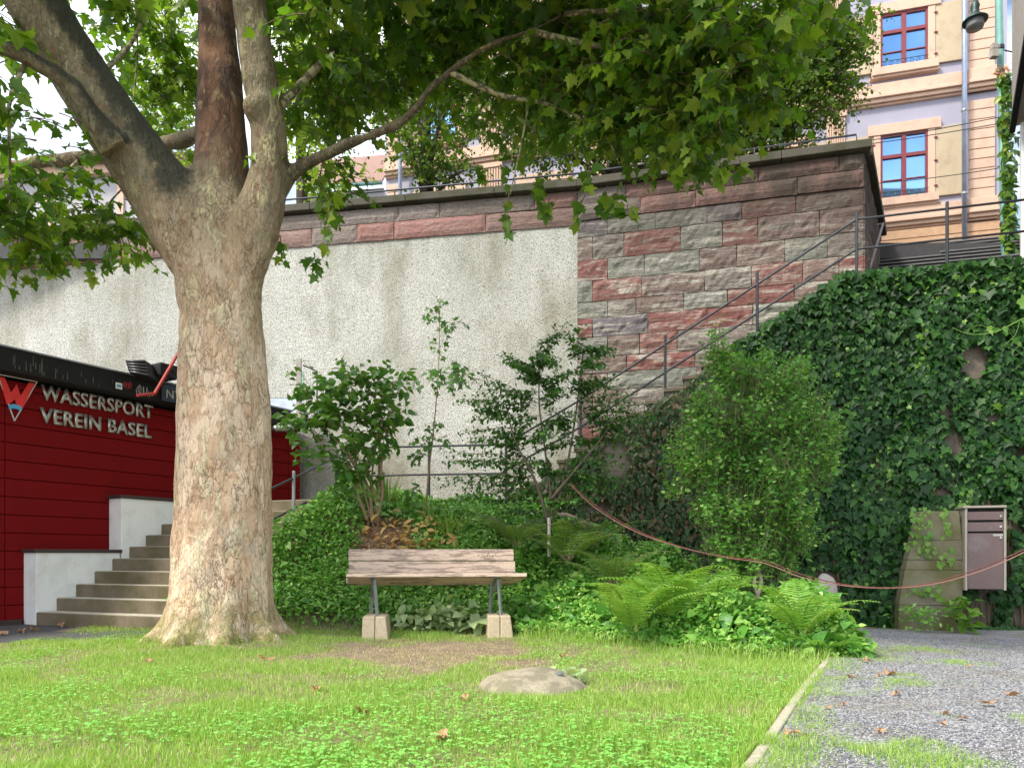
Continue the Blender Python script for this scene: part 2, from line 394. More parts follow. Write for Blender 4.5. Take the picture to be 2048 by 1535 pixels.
M['iris'] = leafmat('iris_blade', (.06, .16, .025), (.12, .26, .04), (.38, .34, .10), .3, .4)
M['wilted'] = leafmat('wilted_leaf', (.38, .22, .08), (.55, .38, .14), None, .3, .6)
M['dryleaf'] = leafmat('dry_fallen_leaf', (.22, .11, .055), (.38, .22, .12), None, .15, .7)
M['vine'] = leafmat('vine_leaf', (.03, .09, .012), (.08, .19, .02), (.25, .34, .06), .3, .4)
# ================================================================== TERRAIN
def sstep(a, b, x):
    t = min(1, max(0, (x - a) / (b - a))); return t * t * (3 - 2 * t)
def wall_y(x): return 12.5 - .175 * (x - 1.13) if x < 1.13 else 12.5 - .27 * (x - 1.13)
def outer_y(x): return 11.25 - .27 * (x - .79) if x > -.06 else 11.48 - .2 * (x + .06)
def kerb_x(y): return .977 + (y - 3.04) * .537 + .012 * math.sin(y * 2.3) if not hasattr(y, '__len__') else .977 + (y - 3.04) * .537 + .012 * np.sin(y * 2.3)
def ground_z(x, y):
    z = .025 * nz(x * .7, y * .7) + .012 * nz(x * 2.1, y * 2.1, 3)
    z -= .13 * sstep(2, 6, x) * sstep(3, 8.5, y)
    bank = .92 * sstep(8.0, 10.2, y) + .08 * sstep(9.5, 11.3, y)
    side = (1 - sstep(.6, 3.4, x)) * sstep(.02, .35, x - (-3.92 + (y - 8.28) * .59))
    z += bank * side * 1.52 + .06 * side * bank * nz(x * 3, y * 3, 9)
    z += .16 * math.exp(-((x + .85) ** 2 / 1.6 + (y - 7.9) ** 2 / .8)) * 0
    # rise in the lawn round the roots of the plane tree
    z += .04 * math.exp(-((x + 2.9) ** 2 + (y - 7.3) ** 2) / 1.0)
    return z
def grid(name, xs, ys, zf, mat, warp=None):
    nx, ny = len(xs), len(ys); V = []
    for y in ys:
        for x in xs:
            X = warp(x, y) if warp else x
            V.append((X, y, zf(X, y)))
    T = []
    for j in range(ny - 1):
        for i in range(nx - 1):
            a = j * nx + i; T += [(a, a + 1, a + nx + 1), (a, a + nx + 1, a + nx)]
    return tri_mesh(name, np.array(V), np.array(T), mat, smooth=True)
g = MB(); g.add([(-150, -150, -.42), (150, -150, -.42), (150, 150, -.42), (-150, 150, -.42)], [(0, 1, 2, 3)])
tag(g.build('ground', M['soil']), kind='structure')
def dome_z(x, y): return ground_z(x, y)
tag(grid('lawn', np.linspace(-5.2, 12, 173), np.linspace(-6, 12.2, 183), ground_z, M['soil']), kind='structure')
tag(grid('gravel_path', np.linspace(0, 1, 70), np.linspace(-6, 9.6, 120), lambda x, y: ground_z(x, y) + .012, M['gravel'], lambda s, y: kerb_x(y) + .06 + s * (11.8 - kerb_x(y))), kind='structure')
tag(grid('asphalt_path', np.linspace(-14, -3.4, 30), np.linspace(4.5, 10.2, 20), lambda x, y: .006 - .09 * sstep(7.6, 6.4, y) * sstep(-6.5, -5, x), M['asphalt']), kind='structure')
g = MB(); g.box((0, 57, 6.75), (140, 86, .3)); tag(g.build('upper_street', M['asphalt']), kind='structure')

# ================================================================== BIG RETAINING WALL
nL = Vector((-.172, -.985, 0)).normalized(); dL = Vector((.985, -.172, 0)).normalized()
nR = Vector((-.2607, -.9654, 0)); dR = Vector((.9654, -.2607, 0))
C0 = Vector((1.13, 12.5, 0))
lenL = 19.5; lenR = (5.49 - 1.13) / .9654
wall = thing('retaining_wall', C0, 'tall retaining wall, rough cream plaster on the left and red and grey sandstone blocks on the right', 'wall')
TOP = 7.16; BAND = 6.55
def slab(mb, o, d, n, s0, s1, z0, z1, out, back):
    """box along the wall: s along d from o, from -back to +out along n"""
    A = o + d * s0; B = o + d * s1
    base = [A + n * out, B + n * out, B - n * back, A - n * back]
    mb.prism([p + Vector((0, 0, z0)) for p in base], [p + Vector((0, 0, z1)) for p in base])
m = MB(); slab(m, C0, dL, nL, -lenL, 0, .0, BAND, 0, .5); m.build('plaster_panel', M['plaster'], wall)
m = MB(); slab(m, C0, dR, nR, 0.012, lenR - .012, .0, TOP - .02, -.045, .5); slab(m, C0, dL, nL, -lenL, -.0, BAND + .004, TOP - .02, -.02, .5); m.build('mortar_backing', M['mortar'], wall)
def blocks(mb, o, d, n, s0, s1, courses, lens, proud, rough, seed, stagger=True, edge=None):
    r = random.Random(seed); z = courses[0]
    for ci, (z0, z1) in enumerate(zip(courses[:-1], courses[1:])):
        s = s0
        while s < s1 - .02:
            L = r.uniform(*lens)
            if s == s0 and edge: L = edge[ci % 2]
            e = min(s + L, s1)
            if s1 - e < .22: e = s1
            gap = .005
            a, b, c, f = s + gap, e - gap, z0 + gap, z1 - gap
            nx = max(3, int((b - a) / .07)); nzz = max(3, int((f - c) / .07))
            pr = proud + r.uniform(-.008, .012); ph = r.uniform(0, 100); vs = []; fs = []
            wob = r.uniform(-.006, .006)
            for j in range(nzz + 1):
                for i in range(nx + 1):
                    ss = a + (b - a) * i / nx; zz = c + (f - c) * j / nzz
                    on = i in (0, nx) or j in (0, nzz)
                    h = pr * .5 + .004 * nz(ss * 12, zz * 12) if on else pr + rough * (nz(ss * 4 + ph, zz * 15, ph) * .8 + nz(ss * 11 + ph, zz * 26) * .6)
                    if on: ss += .010 * nz(ss * 9, zz * 9, ph) * (0 if s1 - ss < .02 else 1); zz += .008 * nz(ss * 6, zz * 9, ph + 5) + wob * (ss - a)
                    p = o + d * ss + n * h; vs.append((p.x, p.y, zz))
            w = nx + 1
            for j in range(nzz):
                for i in range(nx): fs.append((j * w + i, j * w + i + 1, (j + 1) * w + i + 1, (j + 1) * w + i))
            ring = [i for i in range(w)] + [j * w + nx for j in range(1, nzz + 1)] + [nzz * w + i for i in range(nx - 1, -1, -1)] + [j * w for j in range(nzz - 1, 0, -1)]
            b0 = len(vs)
            for k in ring:
                p = Vector(vs[k]) ; q = p - n * .07; vs.append(tuple(q))
            for k in range(len(ring)):
                k2 = (k + 1) % len(ring); fs.append((ring[k2], ring[k], b0 + k, b0 + k2))
            mb.add(vs, fs); s = e
m = MB(); zc = [.2]
while zc[-1] < BAND - .5: zc.append(zc[-1] + rnd.uniform(.27, .36))
zc[-1] = BAND - .22
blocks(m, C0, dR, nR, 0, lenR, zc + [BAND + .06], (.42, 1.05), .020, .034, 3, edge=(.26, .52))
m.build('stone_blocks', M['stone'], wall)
m = MB(); bc = [BAND + .0, BAND + .32, TOP - .02]
blocks(m, C0, dL, nL, -lenL, 0, bc, (.7, 1.9), .045, .010, 5)
m.build('upper_block_band', M['band'], wall)
m = MB(); blocks(m, C0, dR, nR, 0, lenR, [BAND + .065, BAND + .34, TOP - .02], (.8, 2.0), .055, .012, 8)
m.build('upper_block_band', M['band'], wall)
# coping
m = MB()
s = -lenL
while s < 0:
    e = min(s + rnd.uniform(1.3, 1.9), 0); 
    if -e < .5: e = 0
    slab(m, C0, dL, nL, s + .004, e - .004, TOP, TOP + .13, .15, .42); s = e
s = .004
while s < lenR:
    e = s + rnd.uniform(1.3, 1.9)
    if lenR - e < .6: e = lenR + .10
    slab(m, C0, dR, nR, s + .004, e - .004, TOP, TOP + .13, .15, .42); s = e
m.build('coping', M['coping'], wall, .012)
# return wall beside the upper stairs
CE = C0 + dR * lenR
dT = Vector((1.71, 2.88, 0)).normalized(); nT = Vector((dT.y, -dT.x, 0))
m = MB(); slab(m, CE, dT, nT, .52, 3.35, .5, TOP - .02, -.05, .45); m.build('return_backing', M['mortar'], wall)
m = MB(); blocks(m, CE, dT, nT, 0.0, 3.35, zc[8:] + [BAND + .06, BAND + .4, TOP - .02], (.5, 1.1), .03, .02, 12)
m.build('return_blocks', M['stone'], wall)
m = MB(); slab(m, CE, dT, nT, .16, 3.5, TOP, TOP + .13, .12, .4); m.build('return_coping', M['coping'], wall, .012)
# sloping grey-white handrail fixed on the return wall
m = MB(); q0 = P(1737, 545, 11.9); q1 = P(1766, 447, 13.0); m.tube([q0, q1], .022, 8); m.tube([q1, q1 - nT * .2], .014, 6); m.tube([q0, q0 - nT * .25], .014, 6)
tag(m.build('wall_handrail', M['concreteb'], None, smooth=True), 'short pale handrail sloping up the end face of the stone wall', 'handrail')
# low guard rail along the top of the wall
gr = thing('guard_rail', C0 + Vector((0, 0, TOP + .13)), 'thin dark guard rail along the top of the retaining wall', 'railing')
back = .02; zt = TOP + .13 + .17
A = C0 - dL * lenL - nL * back; B = C0 - nL * back; C = C0 + dR * (lenR - .1) - nR * back
m = MB(); m.tube([A + Vector((0, 0, zt)), B + Vector((0, 0, zt)), C + Vector((0, 0, zt)), C + Vector((.02, 0, zt - .2))], .016, 6); m.build('rail', M['iron'], gr, smooth=True)
for s in list(np.arange(-18.7, 0, 2.2)) + [.9, 2.9]:
    p = (C0 + (dL if s < 0 else dR) * s - nL * back); m = MB(); m.tube([p + Vector((0, 0, TOP + .12)), p + Vector((0, 0, zt))], .014, 6); m.build('post', M['iron'], gr)

# ================================================================== LANDING AND UPPER STAIRS
LZ = 1.65
m = MB()
pts = [Vector((-4.66, 11.15, 0)), Vector((-2.72, 10.42, 0)), Vector((-2.4, 11.62, 0)), Vector((-.06, 11.46, 0)), Vector((1.4, 11.1, 0)), Vector((1.4, 12.35, 0)), Vector((-4.9, 13.45, 0))]
m.prism([p + Vector((0, 0, -.2)) for p in pts], [p + Vector((0, 0, LZ)) for p in pts])
tag(m.build('landing', M['concrete'], None, .02), kind='structure')
O2 = Vector((-.06, 11.48, 0)); run = .262 / .9654; rise = (4.68 - LZ) / 18
up = thing('stone_staircase', O2, 'upper flight of stone steps climbing right along the sandstone wall behind the ivy', 'staircase', 'outdoor stone stairs')
def stepbox(parent, o, d, n, s0, s1, z0, z1, w, mat, nose=.02):
    m = MB(); A = o + d * (s0 - nose); B = o + d * s1
    base = [A, B, B + n * w, A + n * w]
    m.prism([p + Vector((0, 0, z0)) for p in base], [p + Vector((0, 0, z1)) for p in base])
    return m.build('step', mat, parent, .012)
back2 = -nR
for k in range(18):
    stepbox(up, O2 + back2 * .16, dR, back2, k * run, (k + 1) * run + .0 + .01 * (k % 2), LZ + .004 + (k - 1) * rise - (.3 if k else 0), LZ + (k + 1) * rise, 1.05, M['concrete'])
# ivy wall: stepped side wall of the stair + landing wall to the right
iw = thing('stair_side_wall', P(1860, 1270, 9.4), 'high rendered side wall of the stairs, almost hidden under dark ivy', 'wall')
m = MB(); prof = [(0.0, -.4)]; prof.append((0, LZ + rise * .9))
for k in range(18):
    prof.append((k * run, LZ + (k + 1) * rise - .03)); prof.append(((k + 1) * run, LZ + (k + 1) * rise - .03))
TS = 18 * run; prof += [(TS, 4.66), (TS + 6.5, 4.66), (TS + 6.5, -.4)]
front = [O2 + dR * s + Vector((0, 0, z)) for s, z in prof]; bk = [p - nR * .155 for p in front]
m.prism(front, bk); m.build('wall', M['sidewall'], iw)
m = MB()
for k in range(18):
    A = O2 + dR * (k * run - .03) + nR * .03; B = O2 + dR * ((k + 1) * run + (.0 if k < 17 else 6.2)) + nR * .03
    z = LZ + (k + 1) * rise - .025
    m.prism([p + Vector((0, 0, z)) for p in (A, B, B - nR * .24, A - nR * .24)], [p + Vector((0, 0, z + .055)) for p in (A, B, B - nR * .24, A - nR * .24)])
m.build('coping', M['concrete'], iw, .006)
# upper landing slab and third flight (dark steps) going away
L0 = O2 + dR * TS - nR * .16
m = MB(); base = [L0, L0 + dR * 6, L0 + dR * 6 - nR * 1.15, L0 - nR * 1.15]
m.prism([p + Vector((0, 0, 4.3)) for p in base], [p + Vector((0, 0, 4.67)) for p in base])
tag(m.build('upper_landing', M['concrete']), kind='structure')
st3 = thing('stone_staircase', L0 - nR * 1.15 + Vector((0, 0, 4.67)), 'dark steps beyond the upper landing rising toward the peach coloured building', 'staircase', 'outdoor stone stairs')
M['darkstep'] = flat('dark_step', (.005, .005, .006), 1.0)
M['litedge'] = flat('lit_step_edge', (.15, .15, .16), .7)  # paler strip paints the light caught on the step edges
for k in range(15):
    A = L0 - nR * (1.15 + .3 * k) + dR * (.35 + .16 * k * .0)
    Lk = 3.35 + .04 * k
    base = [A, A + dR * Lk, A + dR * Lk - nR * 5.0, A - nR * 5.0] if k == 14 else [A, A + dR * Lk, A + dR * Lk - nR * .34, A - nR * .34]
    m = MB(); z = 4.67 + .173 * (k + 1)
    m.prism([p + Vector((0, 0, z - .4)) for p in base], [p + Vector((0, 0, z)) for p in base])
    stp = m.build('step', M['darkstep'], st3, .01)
    m = MB(); slab(m, A, dR, nR, 0, Lk, z - .028, z - .002, .008, .02); m.build('lit_edge_strip', M['litedge'], stp)

# iron railing of the upper flight
rl = thing('iron_railing', P(1330, 805, 10.85), 'dark iron railing with two bars climbing along the ivy covered stairs', 'railing', 'iron railings of the stairs')
def ipt(s, z): p = O2 + dR * s - nR * .06; return Vector((p.x, p.y, z))
def flight_z(s): return LZ + max(0, min(18, s / run)) * rise
def flat_s(u):   # distance along the stair wall for a photo column
    k = (u - 1024) / F; return (k * O2.y - O2.x) / (dR.x - k * dR.y)
posts = [flat_s(u) for u in (1160, 1330, 1515, 1715, 1897)] + [flat_s(1897) + 1.35]
for s in posts:
    z = flight_z(s); m = MB(); p = ipt(s, 0); m.tube([(p.x, p.y, z - .12), (p.x, p.y, z + 1.0)], .022, 8); m.lathe((p.x, p.y, z + 1.0), [(.022, 0), (.02, .02), (.0, .03)], 8)
    m.build('post', M['iron'], rl, smooth=False)
s17 = posts[3]
for off in (.92, .50):
    pl = [ipt(-.15, LZ + off + .02), ipt(posts[0], flight_z(posts[0]) + off), ipt(s17, 4.68 + off), ipt(posts[-1] + .5, 4.68 + off + .02)]
    m = MB(); m.tube(pl, .017, 8); m.build('rail', M['iron'], rl, smooth=True)
# railing along the landing
r2 = thing('iron_railing', P(858, 1000, 11.6), 'dark iron railing standing level in front of the plaster wall above the planted bank', 'railing', 'iron railings of the stairs')
pl = [P(710, 896, 11.66), P(745, 893, 11.65), P(858, 889, 11.5), P(1012, 884, 11.35)]
for u, d in ((712, 11.66), (858, 11.5), (1012, 11.35)):
    m = MB(); p = P(u, 1000, d); m.tube([(p.x, p.y, LZ - .15), (p.x, p.y, LZ + 1.02)], .021, 8); m.build('post', M['iron'], r2)
for off in (.95, .50):
    q = [Vector((p.x, p.y, LZ + off)) for p in pl]; q.append(ipt(-.15, LZ + off)); m = MB(); m.tube(q, .016, 8); m.build('rail', M['iron'], r2, smooth=True)

# ================================================================== LOWER STAIRS, WHITE WALLS, RED BOATHOUSE
dS = Vector((.508, .861, 0)).normalized(); nS = Vector((dS.y, -dS.x, 0))
W0 = Vector((-5.91, 9.0, 0)); rd = Vector((.94, -.34, 0)).normalized()
ls = thing('stone_staircase', W0, 'lower flight of mossy concrete steps between the white stepped wall and the plane tree', 'staircase', 'outdoor stone stairs')
for k in range(10):
    A = W0 + dS * (.24 * k); w = 2.12
    base = [A, A + rd * w, A + rd * w + dS * (.30 if k < 9 else .5), A + dS * (.30 if k < 9 else .5)]
    m = MB(); m.prism([p + Vector((0, 0, max(-.1, .165 * (k - 1)))) for p in base], [p + Vector((0, 0, .165 * (k + 1) - .001 * (k % 2))) for p in base])
    sp = m.build('step', M['concrete'], ls, .012)
    z = .165 * (k + 1)
    b2 = [A + dS * .012 + rd * .02, A + rd * (w - .02) + dS * .012, A + rd * (w - .02) + dS * .235, A + dS * .235 + rd * .02]
    m = MB(); m.prism([p + Vector((0, 0, z - .01)) for p in b2], [p + Vector((0, 0, z + .004)) for p in b2]); m.build('tread', M['stepedge'], sp)
r3 = thing('iron_railing', P(586, 1068, 9.85), 'grey iron railing sloping up beside the lower steps, right of the tree trunk', 'railing', 'iron railings of the stairs')
def rp(u, v, d): return P(u, v, d)
for (u, vt, vb, d) in ((586, 945, 1075, 9.85),):
    m = MB(); m.tube([rp(u, vb, d), rp(u + 2, vt, d)], .024, 8); m.lathe(rp(u + 2, vt, d), [(.026, 0), (.02, .025), (0, .03)], 8); m.build('post', M['steel'], r3)
m = MB(); q = rp(300, 1215, 7.9); m.tube([q + Vector((.9, 0, -.1)), q + Vector((.9, 0, .9))], .024, 8); m.build('post', M['steel'], r3)
pA = P(586, 956, 9.85); dirr = (P(712, 896, 11.66) + Vector((0, 0, .0)) - pA)
m = MB(); m.tube([pA - dirr * .75, pA, Vector((*P(712, 896, 11.66).xy, LZ + .95))], .016, 8); m.build('rail', M['iron'], r3, smooth=True)
pB = P(586, 1017, 9.85); e = Vector((*P(712, 896, 11.66).xy, LZ + .50)); m = MB(); m.tube([pB - (e - pB) * .75, pB, e], .016, 8); m.build('rail', M['iron'], r3, smooth=True)

RB = W0 - nS * .30                        # foot line of the red wall
house = thing('boathouse', RB, 'dark red boarded club house with flat black roof edge and metal lettering', 'building')
def rw(t, out=0.0, z=0.0): p = RB + dS * t + nS * out; return Vector((p.x, p.y, z))
def tu(u, out=0.0):
    k = (u - 1024) / F; o = RB + nS * out; return (k * o.y - o.x) / (dS.x - k * dS.y)
tend = tu(600)
m = MB(); a, b = -4.2, tend - .03
base = [rw(a, -.03), rw(b, -.03), rw(b, -4.0), rw(a, -4.0)]
m.prism([p + Vector((0, 0, -.1)) for p in base], [p + Vector((0, 0, 3.05)) for p in base]); m.build('wall_core', M['redwall'], house)
m = MB(); z = .03
while z < 3.0:
    h = min(.225, 3.02 - z)
    for (p, q) in ((a, tu(10) - .004), (tu(10) + .004, tend - .28), (tend - .27, tend - .14), (tend - .13, tend)):
        b4 = [rw(p, 0), rw(q, 0), rw(q, -.03), rw(p, -.03)]
        m.prism([v + Vector((0, 0, z)) for v in b4], [v + Vector((0, 0, z + h - .012)) for v in b4])
    z += .225
m.build('red_boarding', M['redwall'], house, .004)
m = MB(); b4 = [rw(a, .26), rw(b + .03, .22), rw(b + .03, -4.2), rw(a, -4.2)]
m.prism([v + Vector((0, 0, 3.10)) for v in b4], [v + Vector((0, 0, 3.385)) for v in b4]); m.build('roof_edge', M['black'], house, .008)
m = MB(); b4 = [rw(a, .275), rw(b + .03, .235), rw(b + .03, .21), rw(a, .245)]
m.prism([v + Vector((0, 0, 3.386)) for v in b4], [v + Vector((0, 0, 3.405)) for v in b4]); m.build('metal_edge_strip', M['steel'], house)
# pale drips down the roof edge
m = MB()
for k in range(26):
    t = rnd.uniform(tu(10, .26), tu(250, .26)); h = rnd.uniform(.04, .13); w = rnd.uniform(.003, .008); z0 = rnd.uniform(3.12, 3.22)
    p = rw(t, .2615, z0); m.add([p, p + dS * w, p + dS * w * .6 + Vector((0, 0, h)), p + Vector((0, 0, h))], [(0, 1, 2, 3)])
m.build('drip_marks', flat('drip_mark', (.16, .16, .12), .8), house)
# lettering
def text3d(s, width, height, name, mat, parent, origin, xd, zd, n, depth=.012, bold=.042, thick=1.0):
    c = bpy.data.curves.new(name, 'FONT'); c.body = s; c.size = 1; c.extrude = .0; c.offset = bold; c.resolution_u = 4
    c.space_character = 1.06
    o = bpy.data.objects.new(name, c); COL.objects.link(o); bpy.context.view_layer.update()
    dg = bpy.context.evaluated_depsgraph_get(); me = bpy.data.meshes.new_from_object(o.evaluated_get(dg)); bpy.data.objects.remove(o)
    bm = bmesh.new(); bm.from_mesh(me)
    r = bmesh.ops.extrude_face_region(bm, geom=bm.faces[:]); 
    for v in [e for e in r['geom'] if isinstance(e, bmesh.types.BMVert)]: v.co.z += 1.0
    xs = [v.co.x for v in bm.verts]; ys = [v.co.y for v in bm.verts]; x0, x1, y0, y1 = min(xs), max(xs), min(ys), max(ys)
    for v in bm.verts:
        p = origin + xd * ((v.co.x - x0) / (x1 - x0) * width) + zd * ((v.co.y - y0) / (y1 - y0) * height) + n * (depth * v.co.z)
        v.co = p
    bmesh.ops.recalc_face_normals(bm, faces=bm.faces); bm.to_mesh(me); bm.free()
    return link_mesh(name, me, mat, parent)
Z = Vector((0, 0, 1))
t0, t1 = tu(80), tu(304)
l1 = text3d('WASSERSPORT', t1 - t0, .205, 'lettering', M['silver'], house, rw(t0, .012, 2.865), dS, Z, nS, .02, .028); l1['label'] = 'upper row of metal letters reading WASSERSPORT'
t0, t1 = tu(78), tu(301)
l2 = text3d('VEREIN BASEL', t1 - t0, .20, 'lettering', M['silver'], house, rw(t0, .012, 2.575), dS, Z, nS, .02, .028); l2['label'] = 'lower row of metal letters reading VEREIN BASEL'
# emblem: white outlined triangle, red W, blue wave
te0, te1 = tu(-6), tu(73); tw = te1 - te0; zt_, zb_ = 3.09, 2.55
def ep(x, z, o=.014): return rw(te0 + x * tw, o, zb_ + z * (zt_ - zb_))
em = MB()
def strip(mb, a, b, w, o0=.006, o1=.016):
    A, B = Vector((a[0] * tw, a[1] * (zt_ - zb_))), Vector((b[0] * tw, b[1] * (zt_ - zb_))); dd = (B - A).normalized() * w * .5; pr = Vector((-dd.y, dd.x))
    q = [A - dd + pr, B + dd + pr, B + dd - pr, A - dd - pr]
    mb.prism([rw(te0 + v.x, o0, zb_ + v.y) for v in q], [rw(te0 + v.x, o1, zb_ + v.y) for v in q])
for a_, b_ in (((0, 1), (1, 1)), ((1, 1), (.42, 0)), ((.42, 0), (0, 1))): strip(em, a_, b_, .012)
E = em.build('emblem_outline', M['emblemwhite'], house)
def poly(mb, pts, o0, o1): mb.prism([ep(x, z, o0) for x, z in pts], [ep(x, z, o1) for x, z in pts])
m = MB()
poly(m, [(.04, .95), (.17, .95), (.33, .63), (.30, .38), (.22, .36)], .005, .020)
poly(m, [(.33, .63), (.47, .86), (.57, .60), (.46, .40), (.43, .50), (.30, .38)], .005, .020)
poly(m, [(.57, .60), (.79, .95), (.93, .95), (.62, .30), (.55, .33), (.46, .40)], .005, .020)
m.build('emblem_letter', M['emblemred'], E)
m = MB(); q = []
for i in range(9):
    x = .27 + .33 * i / 8; q.append((x, .345 + .035 * math.sin(i / 8 * math.pi)))
lo = [(x * .96 + .02, z - .10) for x, z in q[::-1]]
for i in range(8):
    a1, b1 = q[i], q[i + 1]; poly(m, [a1, b1, (b1[0] * .9 + .043, b1[1] - .10), (a1[0] * .9 + .043, a1[1] - .10)], .006, .022)
m.build('emblem_wave', M['emblemblue'], E)
# small paper sign on the roof edge
tp = tu(231, .26); m = MB(); q = [rw(tp, .262, 3.15), rw(tp + .09, .262, 3.15), rw(tp + .09, .267, 3.15), rw(tp, .267, 3.15)]
m.prism(q, [v + Z * .085 for v in q]); sg = m.build('sticker', M['white'], house)
m = MB(); q = [rw(tp + .015, .268, 3.175), rw(tp + .075, .268, 3.175), rw(tp + .075, .270, 3.175), rw(tp + .015, .270, 3.175)]; m.prism(q, [v + Z * .035 for v in q]); m.build('blue_print', M['emblemblue'], sg)
# scribbled graffiti tags
def scribble(parent, t, z, w, h, out, mat, seed, n=5):
    r = random.Random(seed); mb = MB()
    for k in range(n):
        x = t + w * (k + .2) / n; pts = []
        for i in range(5): pts.append(rw(x + r.uniform(-.3, .6) * w / n, out, z + h * r.random()))
        for a_, b_ in zip(pts[:-1], pts[1:]): mb.tube([a_, b_], .0035, 4)
    mb.build('graffiti', mat, parent)
M['chalk'] = flat('chalk_paint', (.42, .42, .40), .8)
scribble(house, tu(272, .26), 3.12, .26, .16, .264, M['chalk'], 4, 6)
scribble(house, tu(247, .26), 3.14, .12, .16, .264, M['redpaint'], 6, 4)
# white painted graffiti on a dark blue board (right end of roof edge)
tb = tu(322, .27); m = MB(); q = [rw(tb, .272, 3.11), rw(tb + .75, .272, 3.11), rw(tb + .75, .292, 3.11), rw(tb, .292, 3.11)]
m.prism(q, [v + Z * .24 for v in q]); bd = m.build('painted_board', flat('dark_blue_board', (.02, .03, .05), .6), house)
def glyphs(s, t, z, w, h, out, parent):
    text3d(s, w, h, 'graffiti', M['chalk'], parent, rw(t, out, z), dS, Z, nS, .003, .0)
glyphs('NTPE', tb + .07, 3.16, .42, .12, .293, bd)
# black hooded box on the roof edge
hb = thing('floodlight', rw(tu(255, .3), .35, 3.33), 'black ribbed floodlight box mounted on the black roof edge', 'floodlight')
T0 = tu(252, .42); c = rw(T0, .42, 3.26)
A = [P(250, 719, c.y), P(289, 719, c.y + .1), P(300, 753, c.y + .1), P(258, 745, c.y)]
Bk = [p + nS * -.3 + dS * .42 for p in A]
m = MB(); m.prism(A, Bk); m.build('housing', M['black'], hb, .008)
fr = (A[0] - A[3]); 
m = MB()
for k in range(5):
    f = (k + .5) / 5; a1 = A[0].lerp(A[3], f) + nS * .012; b1 = A[1].lerp(A[2], f) + nS * .012; m.tube([a1 + dS * .01, b1 - dS * .01], .014, 6)
m.build('cooling_ribs', flat('grey_ribs', (.10, .10, .11), .35, .4), hb, smooth=True)
m = MB(); c2 = P(322, 745, c.y + .55); m.box(c2, (.42, .3, .2), Matrix.Rotation(R(-30), 3, 'Z')); m.build('driver_box', M['black'], hb, .03)
# red bracket arm with tines
br = thing('bracket_arm', P(310, 790, 10.0), 'slanting red metal arm with thin wires on the roof edge of the red club house', 'bracket')
b0, b1, b2 = P(275, 790, 9.5), P(309, 787, 9.85), P(357, 705, 10.0)
m = MB(); m.tube([b0, b1], .022, 6); m.build('base_bar', M['redpaint'], br); m = MB(); m.tube([b1, b2], .024, 6); m.build('arm', M['redpaint'], br)
m = MB()
for k in range(6):
    p = b1.lerp(b2, .3 + .12 * k); m.tube([p, p + Vector((.09 + .02 * k, .06, -.12))], .0035, 4)
m.tube([b2 + Vector((0, 0, -.02)), b1 + Vector((.30, .1, .1))], .003, 4)
m.build('wires', M['iron'], br)
# stainless drain elbow and far roof glazing
dp = thing('drain_pipe', P(575, 855, 12.3), 'short shiny drain pipe elbow under the far end of the black roof edge', 'drain pipe')
m = MB(); m.tube([P(548, 857, 12.0), P(572, 857, 12.2), P(584, 856, 12.3), P(597, 842, 12.4), P(598, 828, 12.45)], .055, 12); m.build('pipe', flat('stainless', (.45, .44, .42), .25, .9), dp, smooth=True)
m = MB(); m.tube([P(574, 857, 12.2), P(579, 857, 12.25)], .066, 12); m.build('collar', M['steel'], dp, smooth=True)
rg = thing('roof_light', P(575, 815, 12.9), 'low pale glazed roof light on the far end of the club house roof', 'roof light')
m = MB(); q = [P(520, 826, 12.6), P(610, 826, 12.6), P(606, 797, 13.0), P(520, 795, 13.0)]; m.prism(q, [p + Vector((0, .05, -.03)) for p in q]); m.build('pane', flat('milky_glass', (.33, .38, .45), .15), rg)
m = MB(); m.tube([q[0], q[1], q[2], q[3]], .015, 6); m.build('frame', M['steel'], rg)
wp = thing('sign_pole', P(598, 832, 12.2), 'pale weathered board standing upright with a small black hoop beside the roof', 'post')
m = MB(); p = P(598, 835, 12.2); m.box(p + Vector((0, 0, .50)), (.085, .035, 1.0), Matrix.Rotation(R(-10), 3, 'Z')); m.build('board', M['concreteb'], wp, .004)
m = MB(); m.tube([P(606, 730, 12.2), P(634, 742, 12.25), P(634, 800, 12.25), P(634, 835, 12.25)], .014, 6); m.build('hoop', M['iron'], wp)
m = MB(); m.box(P(606, 770, 12.17), (.04, .006, .45), Matrix.Rotation(R(-10), 3, 'Z')); m.build('sticker_strip', flat('green_stickers', (.20, .34, .27), .5, var=.9, scale=30), wp)

# white stepped garden walls with brown caps
def whitewall(name, t0, t1, z1, label):
    th = thing(name, rw(t0, .15), label, 'wall', 'white stepped walls')
    m = MB(); q = [rw(t0, .004), rw(t1, .004), rw(t1, .30), rw(t0, .30)]
    m.prism([p + Z * -.05 for p in q], [p + Z * (z1 - .045) for p in q]); m.build('render', M['white'], th, .006)
    m = MB(); q = [rw(t0 - .03, .004), rw(t1 + .02, .004), rw(t1 + .02, .325), rw(t0 - .03, .325)]
    m.prism([p + Z * (z1 - .045) for p in q], [p + Z * z1 for p in q]); m.build('cap', M['cap'], th, .005)
tm = tu(240, .3)
whitewall('rendered_wall', tu(72, .3), tm - .0, .95, 'lower white wall section with brown cap at the foot of the steps')
whitewall('rendered_wall', tm + .022, tend, 1.70, 'taller white wall section with brown cap further up the steps')
m = MB(); q = [rw(-4.2, .004), rw(tu(72, .3) - .04, .004), rw(tu(72, .3) - .04, .05), rw(-4.2, .05)]
m.prism([p + Z * -.02 for p in q], [p + Z * .07 for p in q]); m.build('skirting', M['cap'], house)
